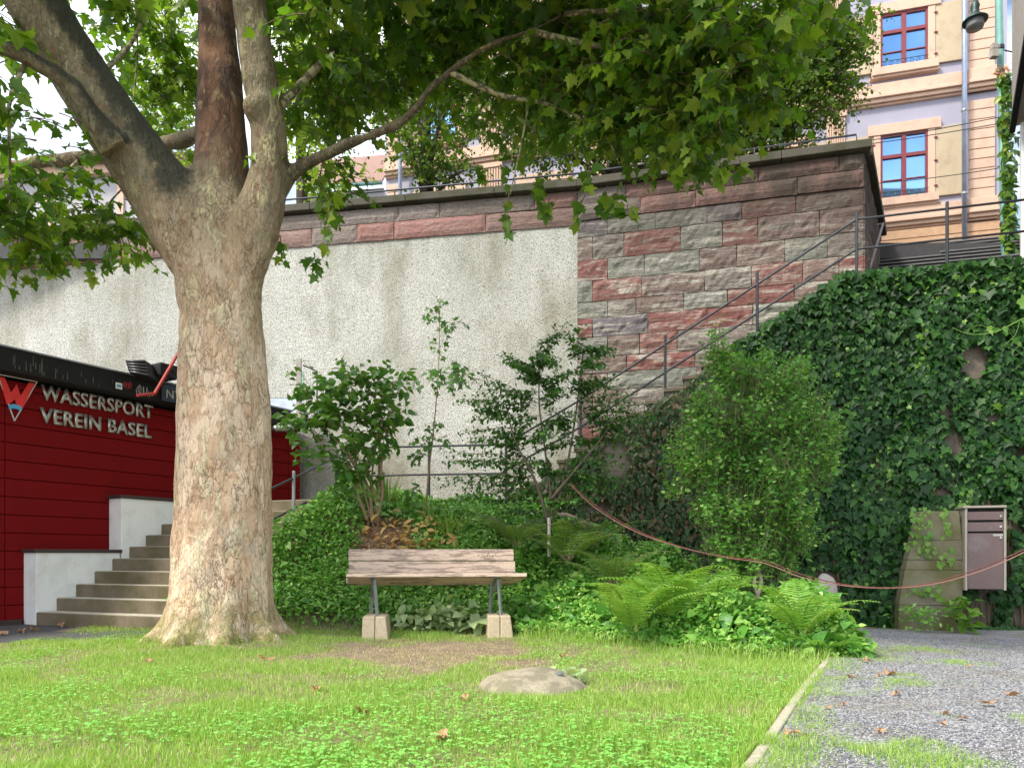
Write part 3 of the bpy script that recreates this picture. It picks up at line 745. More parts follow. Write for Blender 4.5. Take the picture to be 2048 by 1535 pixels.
# ================================================================== PEACH AND LILAC BUILDING
FO = Vector((10.2, 19.0, 0)); mF = -.27
dF = Vector((1, mF, 0)).normalized(); nF = Vector((dF.y, -dF.x, 0))   # towards the camera
def fs(u):
    k = (u - 1024) / F; return (k * FO.y - FO.x) / (dF.x - k * dF.y)
def fz(u, v):
    p = FO + dF * fs(u); return CZ + (HZ - v) / F * p.y
def fq(mb, s0, s1, z0, z1, out, back=-.02): slab(mb, FO, dF, nF, s0, s1, z0, z1, out, -back)
bl = thing('townhouse', FO + Vector((0, 0, 6.9)), 'grand lilac and peach building with dark red windows above the stone wall', 'building')
sL, sR = fs(772), fs(2014)
zc1 = fz(1914, 172); zc0 = fz(1914, 428)
m = MB(); slab(m, FO, dF, nF, sL, sR, 6.5, 22.0, 0, 9.0); m.build('wall', M['lilac'], bl)
sq0, sq1 = fs(1937), fs(1988); sp = fs(1921)
# plinth storey of peach stone with grooves
m = MB(); z = 6.6
while z < zc0 - .32:
    h = .42; fq(m, sL + .0, sR, z, min(z + h - .018, zc0 - .3), .10); z += h
m.build('plinth_courses', M['peach'], bl, .008)
def cornice(zc, s0, s1, par=bl, ex=0):
    m = MB(); fq(m, s0 - ex, s1 + ex, zc - .02, zc + .30, .12 + ex); fq(m, s0 - ex, s1 + ex, zc - .10, zc - .02, .20 + ex, -.0); fq(m, s0 - ex, s1 + ex, zc - .2, zc - .102, .14 + ex); fq(m, s0 - ex, s1 + ex, zc - .26, zc - .202, .07 + ex)
    m.build('string_course', M['peachpale'], par, .012)
for zc in (zc1, zc0):
    cornice(zc, sL, sR); cornice(zc + .0, sq0 - .0, sq1, ex=.05)
cornice(zc1 + 4.3, sL, sR)
# corner quoins with grooves
def quoin(s0, s1):
    m = MB(); z = zc0 + .32
    while z < 22:
        if abs(z - zc1) < .30 or (z < zc1 and z + .27 > zc1 - .27): z = zc1 + .31
        fq(m, s0, s1, z, z + .235, .075); z += .252
    m.build('corner_quoin', M['peachpale'], bl, .01)
quoin(sq0, sq1); quoin(fs(776), fs(800))
# fluted pilasters
def pil(s0, s1):
    for z0, z1 in ((zc0 + .32, zc1 - .26), (zc1 + .31, zc1 + 4.0), (zc1 + 4.7, 21.9)):
        m = MB(); fq(m, s0, s1, z0, z1, .05); w = (s1 - s0) / 8
        for k in range(8): slab(m, FO, dF, nF, s0 + (k + .2) * w, s0 + (k + .8) * w, z0 + .15, z1 - .15, .085, -.049)
        fq(m, s0 - .03, s1 + .03, z1 - .14, z1 - .002, .11); fq(m, s0 - .03, s1 + .03, z0 + .002, z0 + .14, .10)
        m.build('fluted_pilaster', M['peachpale'], bl, .006)
pil(fs(1653), fs(1690)); 
for uc in (1193, 983): pil(fs(uc) - .33, fs(uc) + .33)
pil(fs(1440) - .33, fs(1440) + .33)
# windows
def window(sc, zb, zt, w=1.12, full=True):
    s0, s1 = sc - w / 2, sc + w / 2
    sur = MB()
    fq(sur, s0 - .17, s0, zb, zt, .08); fq(sur, s1, s1 + .17, zb, zt, .08)
    fq(sur, s0 - .30, s1 + .30, zt, zt + .27, .10); fq(sur, s0 - .22, s1 + .22, zb - .2, zb - .0, .20); fq(sur, s0 - .26, s1 + .26, zb - .26, zb - .202, .15)
    wn = sur.build('window', M['peachpale'], bl, .008)
    m = MB(); slab(m, FO, dF, nF, s0, s1, zb, zt, .012, -.002); gl = m.build('pane', M['glass'], wn)
    m = MB(); t = .055
    fq(m, s0, s0 + t, zb, zt, .05); fq(m, s1 - t, s1, zb, zt, .05); fq(m, s0 + t, s1 - t, zt - .07, zt, .05); fq(m, s0 + t, s1 - t, zb, zb + .06, .05)
    fq(m, sc - .055, sc + .055, zb + .06, zt - .07, .057); zm = zb + (zt - zb) * .66
    fq(m, s0 + t, sc - .056, zm - .045, zm + .045, .062); fq(m, sc + .056, s1 - t, zm - .045, zm + .045, .062)
    fq(m, s0 + t, sc - .056, zb + (zm - zb) * .45 - .014, zb + (zm - zb) * .45 + .014, .045); fq(m, sc + .056, s1 - t, zb + (zm - zb) * .45 - .014, zb + (zm - zb) * .45 + .014, .045)
    m.build('window_frame', M['frame'], wn, .004)
    for (a, b) in ((s0 - .17 - .66, s0 - .18), (s1 + .18, s1 + .17 + .66)):
        m = MB(); fq(m, a, b, zb - .05, zt + .03, .065, .02); sh = m.build('shutter', M['shutter'], wn, .006)
        m = MB(); xx = s0 - .175 if a < sc else s1 + .175
        for f in (.12, .5, .85): fq(m, xx - .04, xx + .04, zb + (zt - zb) * f, zb + (zt - zb) * f + .03, .10)
        m.build('hinge', M['frame'], sh)
    # low wrought iron scroll guard
    m = MB()
    def fp(s, z, o): return FO + dF * s + nF * o + Vector((0, 0, z))
    m.tube([fp(s0, zb + .16, .13), fp(s1, zb + .16, .13)], .008, 5)
    n = 7; ww = w / n
    for k in range(n):
        c = s0 + ww * (k + .5); pts = []
        for i in range(15):
            a = i / 14 * 2 * math.pi * 1.25; r = .065 * (1 - i / 20); sg = 1 if k % 2 else -1
            pts.append(fp(c + sg * r * math.cos(a), zb + .085 + r * math.sin(a), .13))
        m.tube(pts, .006, 4)
    m.build('scroll_guard', M['lamp'], wn)
zb0, zt0 = fz(1805, 398), fz(1805, 268); zb1, zt1 = fz(1805, 136), fz(1805, 25)
sw = fs(1807); hh = zt0 - zb0
up_b = zb1
for uc in (1807, 1560, 1310, 1087, 880):
    s = fs(uc); window(s, zb0, zt0); window(s, up_b, zt1); window(s, up_b + 4.25, up_b + 4.25 + hh)
# downpipes of the facade
def vpipe(th_or_none, s, z0, z1, r, mat, out=.13):
    m = MB(); p = FO + dF * s + nF * out
    m.tube([(p.x, p.y, z0), (p.x, p.y, z1)], r, 12); o = m.build('downpipe', mat, bl, smooth=True)
    m = MB()
    for z in np.arange(z0 + 1, z1, 2.1): m.tube([(p.x, p.y, z), (p.x, p.y, z + .05)], r * 1.25, 12)
    m.build('pipe_bracket', M['steel'], o)
vpipe(None, sp, 6.9, 21.5, .06, M['pipe'], .30); vpipe(None, fs(808), 6.9, 21.5, .06, M['pipe'], .30)
# flood of doorways below is hidden; keystone lines of the arched plinth openings
m = MB()
for k, u in enumerate((1775, 1795, 1815, 1838)):
    s = fs(u); p = FO + dF * s + nF * .103; q = FO + dF * (s + .12 * (k - 1.5)) + nF * .103
    m.tube([(p.x, p.y, 7.9), (q.x, q.y, 8.75)], .008, 4)
m.build('arch_joints', M['mortar'], bl)

# second, lower building on the left and a tiled gable between
b2 = thing('townhouse', P(120, 430, 27) , 'plain grey building with pale corner strips behind the left end of the wall', 'building')
G0 = P(-260, 0, 26); G0.z = 0; G1 = P(335, 0, 25.0); G1.z = 0; dG = (G1 - G0).normalized(); nG = Vector((dG.y, -dG.x, 0)); LG = (G1 - G0).length
def gq(mb, s0, s1, z0, z1, out, back=.0): slab(mb, G0, dG, nG, s0, s1, z0, z1, out, back)
zt = CZ + (HZ - 345) / F * 25.5
m = MB(); gq(m, 0, LG, 6.5, zt, 0, 7); m.build('wall', M['greywall'], b2)
m = MB()
for f in (.62, .86, .985): gq(m, LG * f - .25, LG * f, 6.9, zt - .3, .06)
gq(m, 0, LG, 7.9, 8.15, .10); gq(m, 0, LG, zt - .3, zt, .25); m.build('corner_strip', M['peachpale'], b2, .01)
m = MB(); q = [G0 - dG * .3 + nG * .5, G1 + dG * .3 + nG * .5]; q2 = [p - nG * 4 for p in q]; m.prism([q[0] + Z * zt, q[1] + Z * zt, q2[1] + Z * zt, q2[0] + Z * zt], [q[0] + Z * (zt + .15), q[1] + Z * (zt + .15), q2[1] + Z * (zt + 2.4), q2[0] + Z * (zt + 2.4)]); m.build('roof', M['tile'], b2)
for f in (.30, .50, .74):
    m = MB(); gq(m, LG * f - .5, LG * f + .5, 9.0, 11.0, .05); w_ = m.build('window', M['frame'], b2); m = MB(); gq(m, LG * f - .42, LG * f + .42, 9.08, 10.92, .056); m.build('pane', M['glass'], w_)
b3 = thing('house', P(690, 420, 30), 'small house with reddish tiled roof glimpsed under the branch left of the long facade', 'house')
q0, q1 = P(600, 0, 30), P(768, 0, 29.5); q0.z = q1.z = 0; ze = CZ + (HZ - 388) / F * 30; zr = CZ + (HZ - 325) / F * 33
bk_ = Vector((0, 6, 0))
m = MB(); m.prism([q0 + Z * 6.5, q1 + Z * 6.5, q1 + bk_ + Z * 6.5, q0 + bk_ + Z * 6.5], [q0 + Z * ze, q1 + Z * ze, q1 + bk_ + Z * ze, q0 + bk_ + Z * ze]); m.build('wall', M['greywall'], b3)
m = MB(); a_ = Vector((0, -.4, 0)); h_ = Vector((0, 3, 0))
m.prism([q0 + a_ + Z * ze, q1 + a_ + Z * ze, q1 + h_ + Z * zr, q0 + h_ + Z * zr], [q0 + a_ + Z * (ze + .12), q1 + a_ + Z * (ze + .12), q1 + h_ + Z * (zr + .12), q0 + h_ + Z * (zr + .12)]); m.build('roof', M['tile'], b3)
m = MB(); m.tube([q0 + a_ + Z * (ze), q1 + a_ + Z * ze], .07, 8); m.build('gutter', M['verdigris'], b3, smooth=True)

# ================================================================== CONCRETE BUILDING AT THE RIGHT EDGE
cb = thing('concrete_building', Vector((9, 13, 4.7)), 'board marked concrete building edge with glass strip at the far right', 'building')
K0 = Vector((8.86, 12.85, 0)); nK = -nT
m = MB(); slab(m, K0, dT, nK, -6.5, .0, 8.45, 13.5, -.0, 5); m.build('upper_storey', M['concreteb'], cb, .01)
m = MB(); slab(m, K0, dT, nK, -6.5, .03, 8.36, 8.449, .04, .05); m.build('dark_edge', M['black'], cb)
m = MB(); slab(m, K0, dT, nK, -.42, -.22, 4.6, 8.29, -.10, .4); m.build('pier', M['white'], cb, .006)
m = MB(); slab(m, K0, dT, nK, -1.2, -.46, 4.6, 8.29, -.32, .35); m.build('glass_strip', flat('grey_glass', (.16, .20, .25), .08), cb)
m = MB(); slab(m, K0, dT, nK, -6.5, -1.25, 4.4, 8.29, -.22, .5); m.build('lower_wall', M['concreteb'], cb)
m = MB(); slab(m, K0, dT, nK, -1.22, -.43, 7.0, 7.06, -.28, .33); m.build('glazing_bar', M['iron'], cb)
gp = thing('green_downpipe', P(2003, 500, 13.3), 'green downpipe wrapped in a climbing vine beside the concrete building', 'downpipe')
p0, p1 = P(2009, 508, 13.2), P(1997, -60, 13.2)
m = MB(); m.tube([p0 - Z * .8, p0, p1], .055, 12); m.build('pipe', M['verdigris'], gp, smooth=True)
m = MB()
for f in (.1, .42, .72): q = p0.lerp(p1, f); m.tube([q, q + Z * .06], .068, 12); m.tube([q, q + Vector((.4, .1, 0))], .012, 6)
m.build('pipe_bracket', M['iron'], gp)
m = MB(); q = P(1988, 94, 13.1); m.box(q, (.11, .09, .10)); m.box(q - Z * .13, (.13, .10, .14)); m.build('meter_box', M['concreteb'], gp, .01)
# vine on the pipe
vn = thing('climbing_vine', p0, 'leafy green vine climbing the green downpipe, reddish at its tip', 'vine')
m = MB(); pts = [p0.lerp(p1, f / 10 * .62) + Vector((.08 * math.sin(f), -.08, 0)) for f in range(11)]; m.tube(pts, .012, 5); m.build('stem', M['twig'], vn)
L = [[], [], [], []]
for i in range(420):
    f = (rnd.random() ** .8) * .62; f = .62 - f if rnd.random() < .65 else f
    c = p0.lerp(p1, max(0, f)); sp_ = .16 if f > .28 else .10
    a = rnd.uniform(0, 6.28); L[0].append((c.x + sp_ * math.cos(a) * rnd.random(), c.y - .1 - .12 * rnd.random(), c.z)); L[1].append((rnd.uniform(-1, .7), rnd.uniform(-.6, .1), rnd.uniform(-1, .1))); L[2].append((rnd.gauss(0, .4), -1, .5)); L[3].append(rnd.uniform(.09, .19))
leaves('leaves', M['vine'], L, T_OVAL, vn)
L = [[], [], [], []]
for i in range(16):
    c = p0.lerp(p1, .63) ; L[0].append(tuple(c + Vector((rnd.uniform(-.1, .1), -.1, rnd.uniform(-.1, .12))))); L[1].append((rnd.uniform(-1, 1), -.3, rnd.uniform(-.7, .2))); L[2].append((0, -1, .5)); L[3].append(rnd.uniform(.09, .16))
leaves('red_leaves', M['dryleaf'], L, T_OVAL, vn)
# street lamp hanging at the top right
lp = thing('street_lamp', P(1950, 30, 11.8), 'dark green lantern with round brim hanging beside the peach building', 'street lamp')
c = P(1950, 57, 11.8); k = 11.8 / F
m = MB(); m.lathe(c, [(15 * k, 0), (16 * k, 5 * k), (15.5 * k, 18 * k), (13 * k, 20 * k)], 24); m.build('glass_shade', M['lampglass'], lp, smooth=True)
m = MB(); m.lathe(c + Z * 14 * k, [(15 * k, 0), (22.5 * k, -1 * k), (23 * k, 1 * k), (15 * k, 8 * k), (9 * k, 13 * k), (7 * k, 22 * k), (8.5 * k, 30 * k), (6 * k, 38 * k), (2.5 * k, 42 * k)], 24); m.build('hood', M['lamp'], lp, smooth=True)
m = MB(); q = c + Z * 54 * k; m.tube([q, q + Z * .25, q + Vector((.1, .05, .5)), q + Vector((.5, .2, .72)), q + Vector((1.25, .5, .75))], .022, 8); m.build('bracket', M['lamp'], lp, smooth=True)
# overhead cables
for i, (a, b, lab) in enumerate(((P(1600, 300, 14.5), P(2060, 222, 13), 'upper thin cable crossing the peach facade'), (P(1600, 304, 14.5), P(2060, 236, 13), 'middle thin cable crossing the peach facade just under the upper one'), (P(1700, 371, 14.5), P(2060, 326, 13), 'lowest thin cable crossing the peach facade'))):
    m = MB(); m.tube([a.lerp(b, f / 8) - Z * .05 * math.sin(f / 8 * 3.14) for f in range(9)], .008, 5); tag(m.build('overhead_cable', M['iron'], None), lab, 'cable', 'cables crossing the facade')

# ================================================================== BENCH
bn = thing('park_bench', (-.845, 7.78, ground_z(-.85, 7.8)), 'weathered pink grey wooden bench on sandstone blocks left of the ferns', 'bench', rz=R(5))
BZ = bn.location.z
def lb(v): return Vector(v)
def plank(name, c, size, ang, lab=None):
    m = MB(); m.box(c, size, Matrix.Rotation(ang, 3, 'X')); o = m.build(name, M['bench'], bn, .006, world=False)
    if lab: o['label'] = lab
    return o
ta = math.atan2(.105, .40)
for k in range(3):
    y = -.20 + .137 * (k + .5) - .01; plank('seat_plank', (.05 - .03 * (k), y, .665 - (y + .2) * math.tan(ta)), (1.88 - .02 * k, .128, .042), -ta)
plank('back_plank', (-.01, .245, .738 + .0), (1.83, .035, .128), R(-9)); plank('back_plank', (-.02, .268, .872), (1.82, .035, .128), R(-9))
for sx in (-.60, .70):
    m = MB(); m.tube([(sx + .02, -.13, .23), (sx - .01, -.15, .62)], .018, 4); m.build('leg', M['steel'], bn, world=False)
    m = MB(); m.tube([(sx - .08, .16, .22), (sx - .06, .17, .56), (sx - .04, .235, .62), (sx - .04, .285, .90)], .018, 4); m.build('leg', M['steel'], bn, world=False)
    m = MB(); m.tube([(sx - .07, .16, .42), (sx - .01, -.14, .61)], .016, 4); m.box((sx - .03, .0, .60), (.05, .42, .02), Matrix.Rotation(-ta, 3, 'X')); m.box((sx - .02, -.1, .63), (.20, .04, .012), Matrix.Rotation(-ta, 3, 'X')); m.build('bracket', M['steel'], bn, world=False)
    for k in (0, 1):
        m = MB(); x0 = sx - .125 + .13 * k; x1 = x0 + .126; f0 = -.012 if k == 0 else 0; f1 = .02 if k else 0
        base = [Vector((x0 + f0 * .5, -.26, -.08)), Vector((x1 + f1, -.26, -.08)), Vector((x1 + f1, .24, -.08)), Vector((x0 + f0, .24, -.08))]
        top = [Vector((x0 + .002, -.22, .235)), Vector((x1 - (.018 if k else 0), -.22, .235)), Vector((x1 - (.018 if k else 0), .2, .235)), Vector((x0 + .004, .2, .235))]
        m.prism(base, top); m.build('stone_block', M['benchstone'], bn, .012, world=False)
m = MB(); r_ = random.Random(2)
for k in range(7):
    x = .50 + k * .03; m.tube([(x, .229 + r_.uniform(-.0, .0), .86 + r_.uniform(-.02, .02)), (x + r_.uniform(-.015, .03), .2305, .88 + r_.uniform(-.02, .02))], .003, 4)
m.build('scratched_marks', M['dark'], bn, world=False)

# ================================================================== BOULDER, KERB, PILLAR, MAILBOX, ROPE
def rock(name, c, rx, ry, rz_, mat, label, cat, seed=0, flat_=1):
    bm = bmesh.new(); bmesh.ops.create_icosphere(bm, subdivisions=5, radius=1)
    for v in bm.verts:
        p = v.co.copy(); h = 1 + .10 * nz(p.x * 1.3 + seed, p.y * 1.3, p.z) + .02 * nz(p.x * 6, p.y * 6, p.z * 6 + seed)
        v.co = Vector((p.x * rx * h, p.y * ry * h, p.z * rz_ * h))
    me = bpy.data.meshes.new(name); bm.to_mesh(me); bm.free(); me.polygons.foreach_set('use_smooth', [True] * len(me.polygons))
    o = link_mesh(name, me, mat); o.location = c; return tag(o, label, cat)
bo = rock('boulder', (.145, 4.82, -.085), .40, .38, .205, M['boulder'], 'low rounded pale boulder sunk in the grass in front of the bench', 'boulder', 3)
m = MB(); m.lathe((.31, 4.74, .092), [(.028, 0), (.03, .012), (.012, .016)], 10); tag(m.build('metal_cap', M['steel'], None), 'small grey metal cap set on the right shoulder of the boulder', 'metal cap')
ks = MB(); y = 2.2
m = MB(); first = True
while y < 5.9:
    e = y + rnd.uniform(.7, 1.0); q = []
    for yy, zo in ((y + .006, 0), (e - .006, 0)):
        x = kerb_x(yy); q.append((x, yy))
    zt_ = ground_z(q[0][0], y) + .022; ztt = ground_z(q[1][0], e) + .022; w = .06
    base = [Vector((q[0][0], q[0][1], zt_ - .2)), Vector((q[0][0] + w, q[0][1], zt_ - .2)), Vector((q[1][0] + w, q[1][1], ztt - .2)), Vector((q[1][0], q[1][1], ztt - .2))]
    top = [Vector((p.x, p.y, (zt_ if i < 2 else ztt) - .0)) for i, p in enumerate(base)]
    m.prism(base, top); y = e
tag(m.build('kerb', M['kerb'], None, .012), kind='structure')

# frame along the ivy wall
nW = nR; dW = dR
def wp_(u, v, out):        # point in front of the ivy wall plane by `out`
    o = O2 + nW * out; k = (u - 1024) / F; s = (k * o.y - o.x) / (dW.x - k * dW.y); p = o + dW * s; return Vector((p.x, p.y, CZ + (HZ - v) / F * p.y))
pl_ = thing('concrete_pillar', wp_(1862, 1275, .3), 'mossy board marked concrete pillar standing left of the brown mailbox', 'pillar')
a, b = wp_(1812, 1280, .42), wp_(1926, 1280, .42)
def plate(mb, u0, u1, v0, v1, o0, o1, ut0=None, ut1=None):
    lo = [wp_(u0, v1, o1), wp_(u1, v1, o1)]; 
    zt = CZ + (HZ - v0) / F * lo[0].y; zb = CZ + (HZ - v1) / F * lo[0].y
    q = [lo[0], lo[1], lo[1] - nW * (o1 - o0), lo[0] - nW * (o1 - o0)]
    tq = q
    if ut0 is not None:
        t0_, t1_ = wp_(ut0, v0, o1), wp_(ut1, v0, o1); tq = [t0_, t1_, t1_ - nW * (o1 - o0), t0_ - nW * (o1 - o0)]
    mb.prism([Vector((p.x, p.y, zb)) for p in q], [Vector((p.x, p.y, zt)) for p in tq])
vv = [1022, 1080, 1119, 1139, 1209, 1300]
def plx(v): return 1842 - 44 * min(1, (v - 1022) / 160)
for i_, (v0, v1) in enumerate(zip(vv[:-1], vv[1:])):
    m = MB(); plate(m, plx(v1), 1925, v0 + .25, v1 - .25, .02, .40 + .006 * (i_ % 2), plx(v0), 1925 - (7 if i_ == 0 else 0)); m.build('cast_band', M['pillar'], pl_, .006)
mb_ = thing('mailbox', wp_(1971, 1180, .35), 'tall brown mailbox cabinet with three flaps and pale side trim', 'mailbox')
o0, o1 = .18, .50
m = MB(); plate(m, 1934, 2009, 1016, 1178, o0, o1 - .035); m.build('cabinet', M['dark'], mb_, .004)
m = MB(); plate(m, 1930, 1935, 1016, 1180, o0 - .02, o1); plate(m, 2008, 2013, 1016, 1180, o0 - .02, o1); m.build('side_trim', M['mailside'], mb_, .004)
m = MB(); plate(m, 1927, 2014, 1011, 1015.5, o0 - .02, o1 + .02); m.build('lid', M['mailside'], mb_, .004)
for (v0, v1) in ((1023, 1039.5), (1044, 1062), (1066, 1177)):
    m = MB(); plate(m, 1936, 2007, v0, v1, o1 - .03, o1 - .008); fl = m.build('flap', M['mailbrown'], mb_, .003)
    c = wp_(2001, v0 + 8.5, o1 - .006); m = MB(); m.tube([c, c + nW * .012], .014, 12); m.build('lock', M['silver'], fl)
fl['label'] = 'large brown lower door of the mailbox'
m = MB(); plate(m, 1986, 2006, 1067.5, 1071.5, o1 - .008, o1 - .003); m.build('name_label', M['chalk'], mb_)
# little rendered plinth pieces visible through the ivy
st_ = wp_(1650, 1185, .12); rock('stone', (st_.x, st_.y, st_.z), (.17), .08, .27, mat_paint('stump_render', (.50, .46, .41), (.30, .12, .08), .6), 'white rendered stone stump with rusty stains peeping out between ivy and fern', 'stone', 9)
# two-strand rope sagging across the bed
ra, rb = P(1140, 968, 8.6), P(2330, 985, 5.9)
def sag(f, off):
    p = ra.lerp(rb, f); cat = 4 * f * (1 - f); return p - Z * (.80 * cat) + Vector((0, 0, off * (math.sin(f * 19) * .4 + .9)))
# fit the sag so that its lowest point passes over the ivy left of the pillar
rope = thing('sagging_rope', ra, 'twin strand reddish rope sagging in front of the ivy, pillar and mailbox', 'rope')
def ctrl():
    pts = [P(1140, 966, 8.6), P(1190, 1012, 8.3), P(1270, 1060, 7.95), P(1360, 1093, 7.65), P(1450, 1113, 7.4), P(1530, 1124, 7.2), P(1600, 1150, 7.0), P(1680, 1168, 6.8), P(1770, 1175, 6.6), P(1860, 1167, 6.4), P(1950, 1142, 6.2), P(2048, 1101, 6.0), P(2200, 1020, 5.8)]
    return pts
def catmull(pts, k=6):
    out = []; n = len(pts)
    for i in range(n - 1):
        p0, p1, p2, p3 = pts[max(i - 1, 0)], pts[i], pts[i + 1], pts[min(i + 2, n - 1)]
        for j in range(k):
            t = j / k; out.append(.5 * ((2 * p1) + (p2 - p0) * t + (2 * p0 - 5 * p1 + 4 * p2 - p3) * t * t + (3 * p1 - p0 - 3 * p2 + p3) * t ** 3))
    out.append(pts[-1]); return out
cp = catmull(ctrl())
for i, mt in ((0, M['rope']), (1, M['rope2'])):
    m = MB(); m.tube([p + Vector((0, 0, (-.008 if i else .008) * (1 + .8 * math.sin(j * .23)))) for j, p in enumerate(cp)], .0048, 6); m.build('strand', mt, rope, smooth=True)
pp = thing('rope_post', P(2200, 1250, 5.8), 'dark iron post holding the right end of the red rope', 'post')
m = MB(); q = P(2200, 1020, 5.8); m.tube([(q.x, q.y, -.3), (q.x, q.y, q.z + .12)], .03, 10); m.build('shaft', M['iron'], pp)
m = MB(); m.lathe((q.x, q.y, q.z + .12), [(.03, 0), (.045, .03), (.03, .07), (0, .085)], 10); m.build('knob', M['iron'], pp, smooth=True)
# ================================================================== PLANE TREE
TD = 7.3
tree = thing('plane_tree', (-2.95, TD, 0), 'huge plane tree with flaking mottled bark and three heavy limbs in front of the wall', 'tree')
def tubeP(mb, pts, k=5, n=18, dscale=1.0):
    """pts: (u, v, width px, depth)"""
    P3 = [P(u, v, d) for u, v, w, d in pts]; Rr = [w * .5 * d / F * dscale for u, v, w, d in pts]
    c = catmull(P3, k); rr = catmull([Vector((r, 0, 0)) for r in Rr], k)
    mb.tube(c, [max(.004, r.x) for r in rr], n)
m = MB()
D = TD
tubeP(m, [(440, 1330, 270, D), (440, 1282, 236, D), (442, 1230, 212, D), (444, 1150, 192, D), (447, 1050, 182, D), (449, 900, 176, D), (450, 780, 172, D), (447, 700, 162, D), (444, 640, 154, D), (437, 590, 158, D), (436, 540, 160, D), (436, 480, 165, D + .02), (440, 430, 140, D + .05), (444, 380, 105, D + .1)], 5, 40)
# limb A, leaning left
tubeP(m, [(420, 560, 120, D), (385, 470, 150, D - .02), (340, 405, 140, D - .05), (287, 335, 126, D - .1), (228, 250, 118, D - .2), (170, 165, 112, D - .3), (118, 85, 112, D - .4), (58, -20, 112, D - .5), (0, -130, 100, D - .6), (-70, -300, 84, D - .7)], 5, 26)
# limb B, upright dark red one
tubeP(m, [(452, 560, 120, D + .05), (446, 470, 140, D + .08), (441, 390, 128, D + .12), (444, 330, 106, D + .15), (442, 250, 94, D + .2), (440, 160, 84, D + .25), (436, 60, 72, D + .3), (432, -60, 66, D + .4), (425, -300, 54, D + .5)], 5, 24)
# limb C, right, in front
tubeP(m, [(474, 760, 76, D - .08), (477, 690, 72, D - .12), (480, 620, 72, D - .14), (480, 565, 76, D - .16), (494, 505, 92, D - .18), (510, 455, 98, D - .2), (526, 402, 88, D - .2), (537, 345, 74, D - .2), (538, 280, 68, D - .2), (530, 215, 68, D - .22), (519, 150, 70, D - .25), (508, 80, 68, D - .28), (500, 0, 68, D - .3), (492, -120, 62, D - .35), (500, -320, 54, D - .4)], 5, 24)
for (u, v, w, d) in ((516, 218, 58, D - .31), (526, 158, 54, D - .30), (352, 420, 120, D - .03)):
    p = P(u, v, d); r = w * .5 * d / F
    bm = bmesh.new(); bmesh.ops.create_icosphere(bm, subdivisions=3, radius=r)
    m.add([v_.co + p for v_ in bm.verts], [[q.index for q in f.verts] for f in bm.faces]); bm.free()
# root flares
for (a, L, r0) in ((200, .62, .17), (250, .60, .20), (292, .62, .17), (335, .60, .18), (20, .62, .16), (70, .55, .15), (120, .6, .15), (160, .5, .15)):
    dx, dy = math.cos(R(a)), math.sin(R(a)); c = P(442, 1282, D); c.z = 0
    pts = [Vector((c.x + dx * .26, c.y + dy * .26, .80)), Vector((c.x + dx * .36, c.y + dy * .36, .42)), Vector((c.x + dx * .47, c.y + dy * .47, .17)), Vector((c.x + dx * L, c.y + dy * L, .02)), Vector((c.x + dx * (L + .2), c.y + dy * (L + .2), -.14))]
    m.tube(catmull(pts, 4), [x for x in np.linspace(.17, r0 * .55, 17)], 12)
# side branches that join the limbs smoothly
tubeP(m, [(230, 300, 60, D - .45), (190, 245, 44, D - .55), (150, 180, 38, D - .65), (95, 140, 36, D - .75), (40, 108, 34, D - .85), (-20, 88, 32, D - .95), (-120, 70, 28, D - 1.1)], 5, 14)
tubeP(m, [(430, 290, 44, D + .2), (400, 268, 34, D + .35), (360, 282, 30, D + .55), (290, 291, 28, D + .8), (225, 304, 28, D + .9), (160, 318, 27, D + 1.0), (90, 322, 25, D + 1.1), (30, 332, 22, D + 1.2), (-60, 350, 18, D + 1.3)], 5, 12)
tubeP(m, [(545, 385, 60, D - .1), (578, 352, 35, D - .1), (610, 330, 27, D - .1), (650, 309, 23, D - .1), (700, 287, 22, D - .15), (755, 266, 20, D - .2), (800, 246, 20, D - .25), (832, 216, 19, D - .3), (858, 180, 18, D - .35), (900, 144, 17, D - .4), (950, 108, 15, D - .5), (1000, 82, 14, D - .6), (1060, 62, 12, D - .7), (1130, 28, 10, D - .8), (1200, -14, 9, D - .9), (1300, -60, 8, D - 1.0)], 5, 12)
o = m.build('trunk', None)
mod = o.modifiers.new('r', 'REMESH'); mod.mode = 'VOXEL'; mod.voxel_size = .017; mod.use_smooth_shade = True
bpy.context.view_layer.update(); dg = bpy.context.evaluated_depsgraph_get()
me = bpy.data.meshes.new_from_object(o.evaluated_get(dg)); bpy.data.objects.remove(o)
n_ = len(me.vertices); co = np.empty(n_ * 3, np.float32); me.vertices.foreach_get('co', co); co = co.reshape(-1, 3)
# Laplacian smoothing so that the joints flow, then real bark relief
ne = len(me.edges); ed = np.empty(ne * 2, np.int32); me.edges.foreach_get('vertices', ed); ed = ed.reshape(-1, 2)
deg = np.bincount(ed.ravel(), minlength=n_)[:, None]
co = co.astype(np.float64)
for it in range(14):
    acc = np.zeros_like(co)
    for ax in range(3):
        acc[:, ax] = np.bincount(ed[:, 0], co[ed[:, 1], ax], n_) + np.bincount(ed[:, 1], co[ed[:, 0], ax], n_)
    co = co * .4 + .6 * acc / deg
me.vertices.foreach_set('co', co.ravel().astype(np.float32)); me.update()
nn_ = np.empty(n_ * 3, np.float32); me.vertices.foreach_get('normal', nn_); nn_ = nn_.reshape(-1, 3)
cx = P(442, 0, D).x
h = np.empty(n_)
for i in range(n_):
    x, y, z = co[i]
    thick = 1.0 if abs(x - cx) < .8 and z < 4.2 else .5
    a_ = noise.noise(Vector((x * 3.2, y * 3.2, z * 1.3))); b_ = noise.noise(Vector((x * 11, y * 11, z * 5)))
    ft = max(0, 1 - z / .9)
    an = math.atan2(y - TD, x - cx)
    h[i] = thick * (.030 * a_ + .016 * b_) + ft * .05 * noise.noise(Vector((math.cos(an) * 2.4, math.sin(an) * 2.4, z * .4)))
